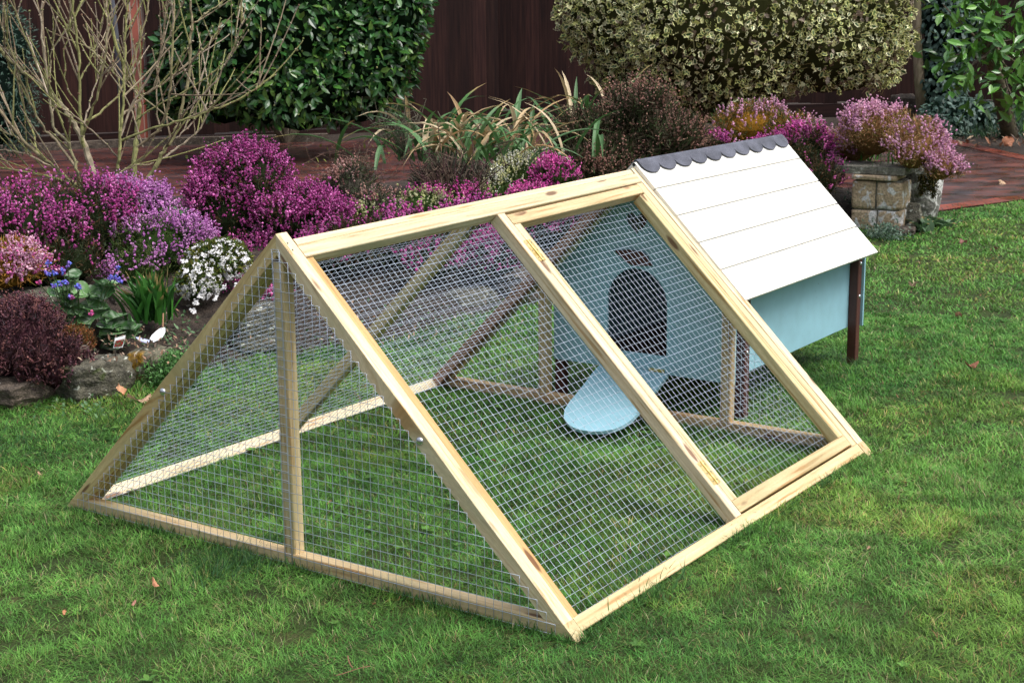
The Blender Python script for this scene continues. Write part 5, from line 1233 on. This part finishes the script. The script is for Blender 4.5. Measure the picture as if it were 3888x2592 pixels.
mb = MB(); mb.tube([at(618, 1242, 6.99), at(620, 1190, 7.05)], .004, 6, (.24, .14, .08)); mb.build('stick', L_TWIG, None, label='short brown stick standing in the soil below the bulb leaves', cat='stick')
strap('young_plant', 'young green leafy plant around the white label behind the lilac heather', 'plant', 650, 830, 9.0, 34, .05, .11, .03, [(.10, .2, .09), (.07, .15, .06)], 158, .14, .7, 0)

# ------------------------------------------------------------------ fallen leaves
def fallen(u, v, L, rz, seed, colr, label, z=.022, up=.0, wd=.55, group=None, cat='fallen leaf'):
    r = np.random.default_rng(seed); g = ground(u, v, z); mb = MB(); ns, nt2 = 8, 6; V = []; C_ = []
    d = np.array([math.cos(rz), math.sin(rz), up]); d = unit(d); X = unit(np.cross(d, [0, 0, 1])); Z = np.cross(X, d)
    for i in range(ns):
        t = i/(ns-1); w_ = wd*.5*math.sin(math.pi*t**.85)*(1+.25*math.sin(t*19+seed))+.02
        for j in range(nt2):
            s_ = (j/(nt2-1)-.5)*2; V.append(g+d*L*(t-.5)+X*L*w_*s_+Z*L*(.22*s_**2*math.sin(3*t+seed)+.12*math.sin(5*t+seed))); C_.append(np.array(colr)*(1+r.normal(0, .12)))
    q4 = np.array([[i*nt2+j, i*nt2+j+1, (i+1)*nt2+j+1, (i+1)*nt2+j] for i in range(ns-1) for j in range(nt2-1)]); mb.add(V, q4, np.clip(np.array(C_), 0, 1))
    return mb.build('fallen_leaf', L_DRY, None, label=label, cat=cat, group=group)
FG = 'fallen leaves on the lawn'
fallen(459, 1478, .065, 1.2, 1, (.50, .26, .14), 'upright orange tan fallen leaf at the lawn edge below the flat rock', .05, 1.3, group=FG)
fallen(530, 1508, .10, -.4, 2, (.52, .33, .22), 'pale curled fallen leaf lying beside the left rafter', .025, .1, .4, group=FG)
fallen(592, 2208, .036, 1.5, 3, (.50, .23, .13), 'twisted orange fallen leaf on the grass before the left half of the front rail', .035, .6, .4, group=FG)
fallen(508, 2285, .02, .1, 4, (.38, .18, .13), 'small pinkish fallen leaf low in the left corner grass', group=FG)
fallen(245, 2322, .018, .5, 5, (.45, .2, .1), 'tiny rust fallen leaf nearest the lower left corner', group=FG)
fallen(3659, 920, .08, -.2, 6, (.22, .10, .08), 'dark folded fallen leaf on the grass right of the rosette', group=FG)
fallen(3465, 1083, .08, .3, 7, (.55, .38, .28), 'pale pink fallen leaf on the grass right of the hen house leg', group=FG)
fallen(3640, 1193, .06, .2, 8, (.36, .17, .12), 'pinkish brown fallen leaf alone in the middle of the right lawn', group=FG)
fallen(3690, 1377, .07, -.7, 9, (.24, .09, .05), 'dark rust fallen leaf on a bare patch of the right lawn', group=FG)
fallen(3810, 692, .12, 1.1, 10, (.5, .33, .2), 'tan fallen leaf on the wet brick path', .02)
fallen(3828, 535, .15, .3, 11, (.42, .17, .09), 'broad orange fallen leaf at the foot of the netted trunk', .06, .2, .8)
fallen(3780, 487, .2, 1.3, 12, (.34, .14, .08), 'brown fallen leaf on the soil left of the netted trunk', .06, .3, .7)
fallen(3784, 944, .06, .5, 13, (.16, .08, .06), 'dark fallen leaf nearest the right edge below the path', group=FG)
rr_ = np.random.default_rng(5)
for i, (u, v) in enumerate(((3531, 941), (3409, 975), (2960, 2235), (3440, 1830), (220, 1652), (150, 1795), (1250, 1905), (1870, 1750), (3300, 2080), (1420, 2290))):
    fallen(u, v, rr_.uniform(.014, .028), rr_.uniform(0, 6), 30+i, [(.34, .15, .09), (.25, .1, .06), (.42, .25, .16)][i % 3], 'small brown scrap of fallen leaf scattered in the lawn grass', .014, .1, .5, group='small leaf scraps scattered on the lawn')
def twig(u, v, L, rz, label, rad=.002):
    g = ground(u, v, .02); d = np.array([math.cos(rz), math.sin(rz), 0]); s_ = np.linspace(-.5, .5, 7)[:, None]; mb = MB(); mb.tube(g+d*L*s_+np.array([0, 0, 1])*.003*np.sin(s_*4)+np.array([-d[1], d[0], 0])*.003*np.cos(s_*3), rad*.8, 5, (.25, .12, .08)); mb.build('twig', L_TWIG, None, label=label, cat='twig')
twig(1330, 2510, .06, .9, 'short reddish twig on the grass near the bottom edge'); twig(1340, 2545, .09, -.5, 'thin dark twig on the grass at the very bottom edge', .0013)
# leaf litter on the soil at the right and scraps on the paving and bed
def litter(name, label, boxes, n, seed, size, pal):
    r = np.random.default_rng(seed); mb = MB(); P = []
    for (u0, u1, v0, v1, z) in boxes:
        k = n//len(boxes); P += [ground(u, v, z+.004) for u, v in zip(r.uniform(u0, u1, k), r.uniform(v0, v1, k))]
    P = np.array(P); P[:, 2] = np.maximum(P[:, 2], np.where(inside(P[:, :2], BEDPOLY), bed_h(P[:, :2])+.006, P[:, 2])); leaf_cloud(mb, P, np.tile(np.array([0, 0, 1.]), (len(P), 1)), size, pal, r, 0, .6, .8); mb.build(name, L_DRY, None, kind='stuff', label=label, cat='litter')
litter('leaf_litter', 'brown leaf litter and bark scraps on the soil below the laurel', [(3640, 3980, 480, 560, .0)], 160, 171, .09, [(.35, .16, .09), (.2, .12, .08), (.12, .08, .06), (.4, .3, .2)])
litter('leaf_litter', 'yellow green leaf scraps on the wet paving below the camellia hedge', [(700, 1500, 555, 620, .01)], 70, 172, .06, [(.3, .34, .08), (.22, .2, .06)])
litter('bark_scraps', 'brown and tan scraps on the dark soil of the rock bed', [(300, 720, 1180, 1380, .2), (900, 2000, 1150, 1300, .12)], 500, 173, .022, [(.28, .16, .1), (.16, .1, .07), (.4, .28, .2), (.1, .07, .05)])
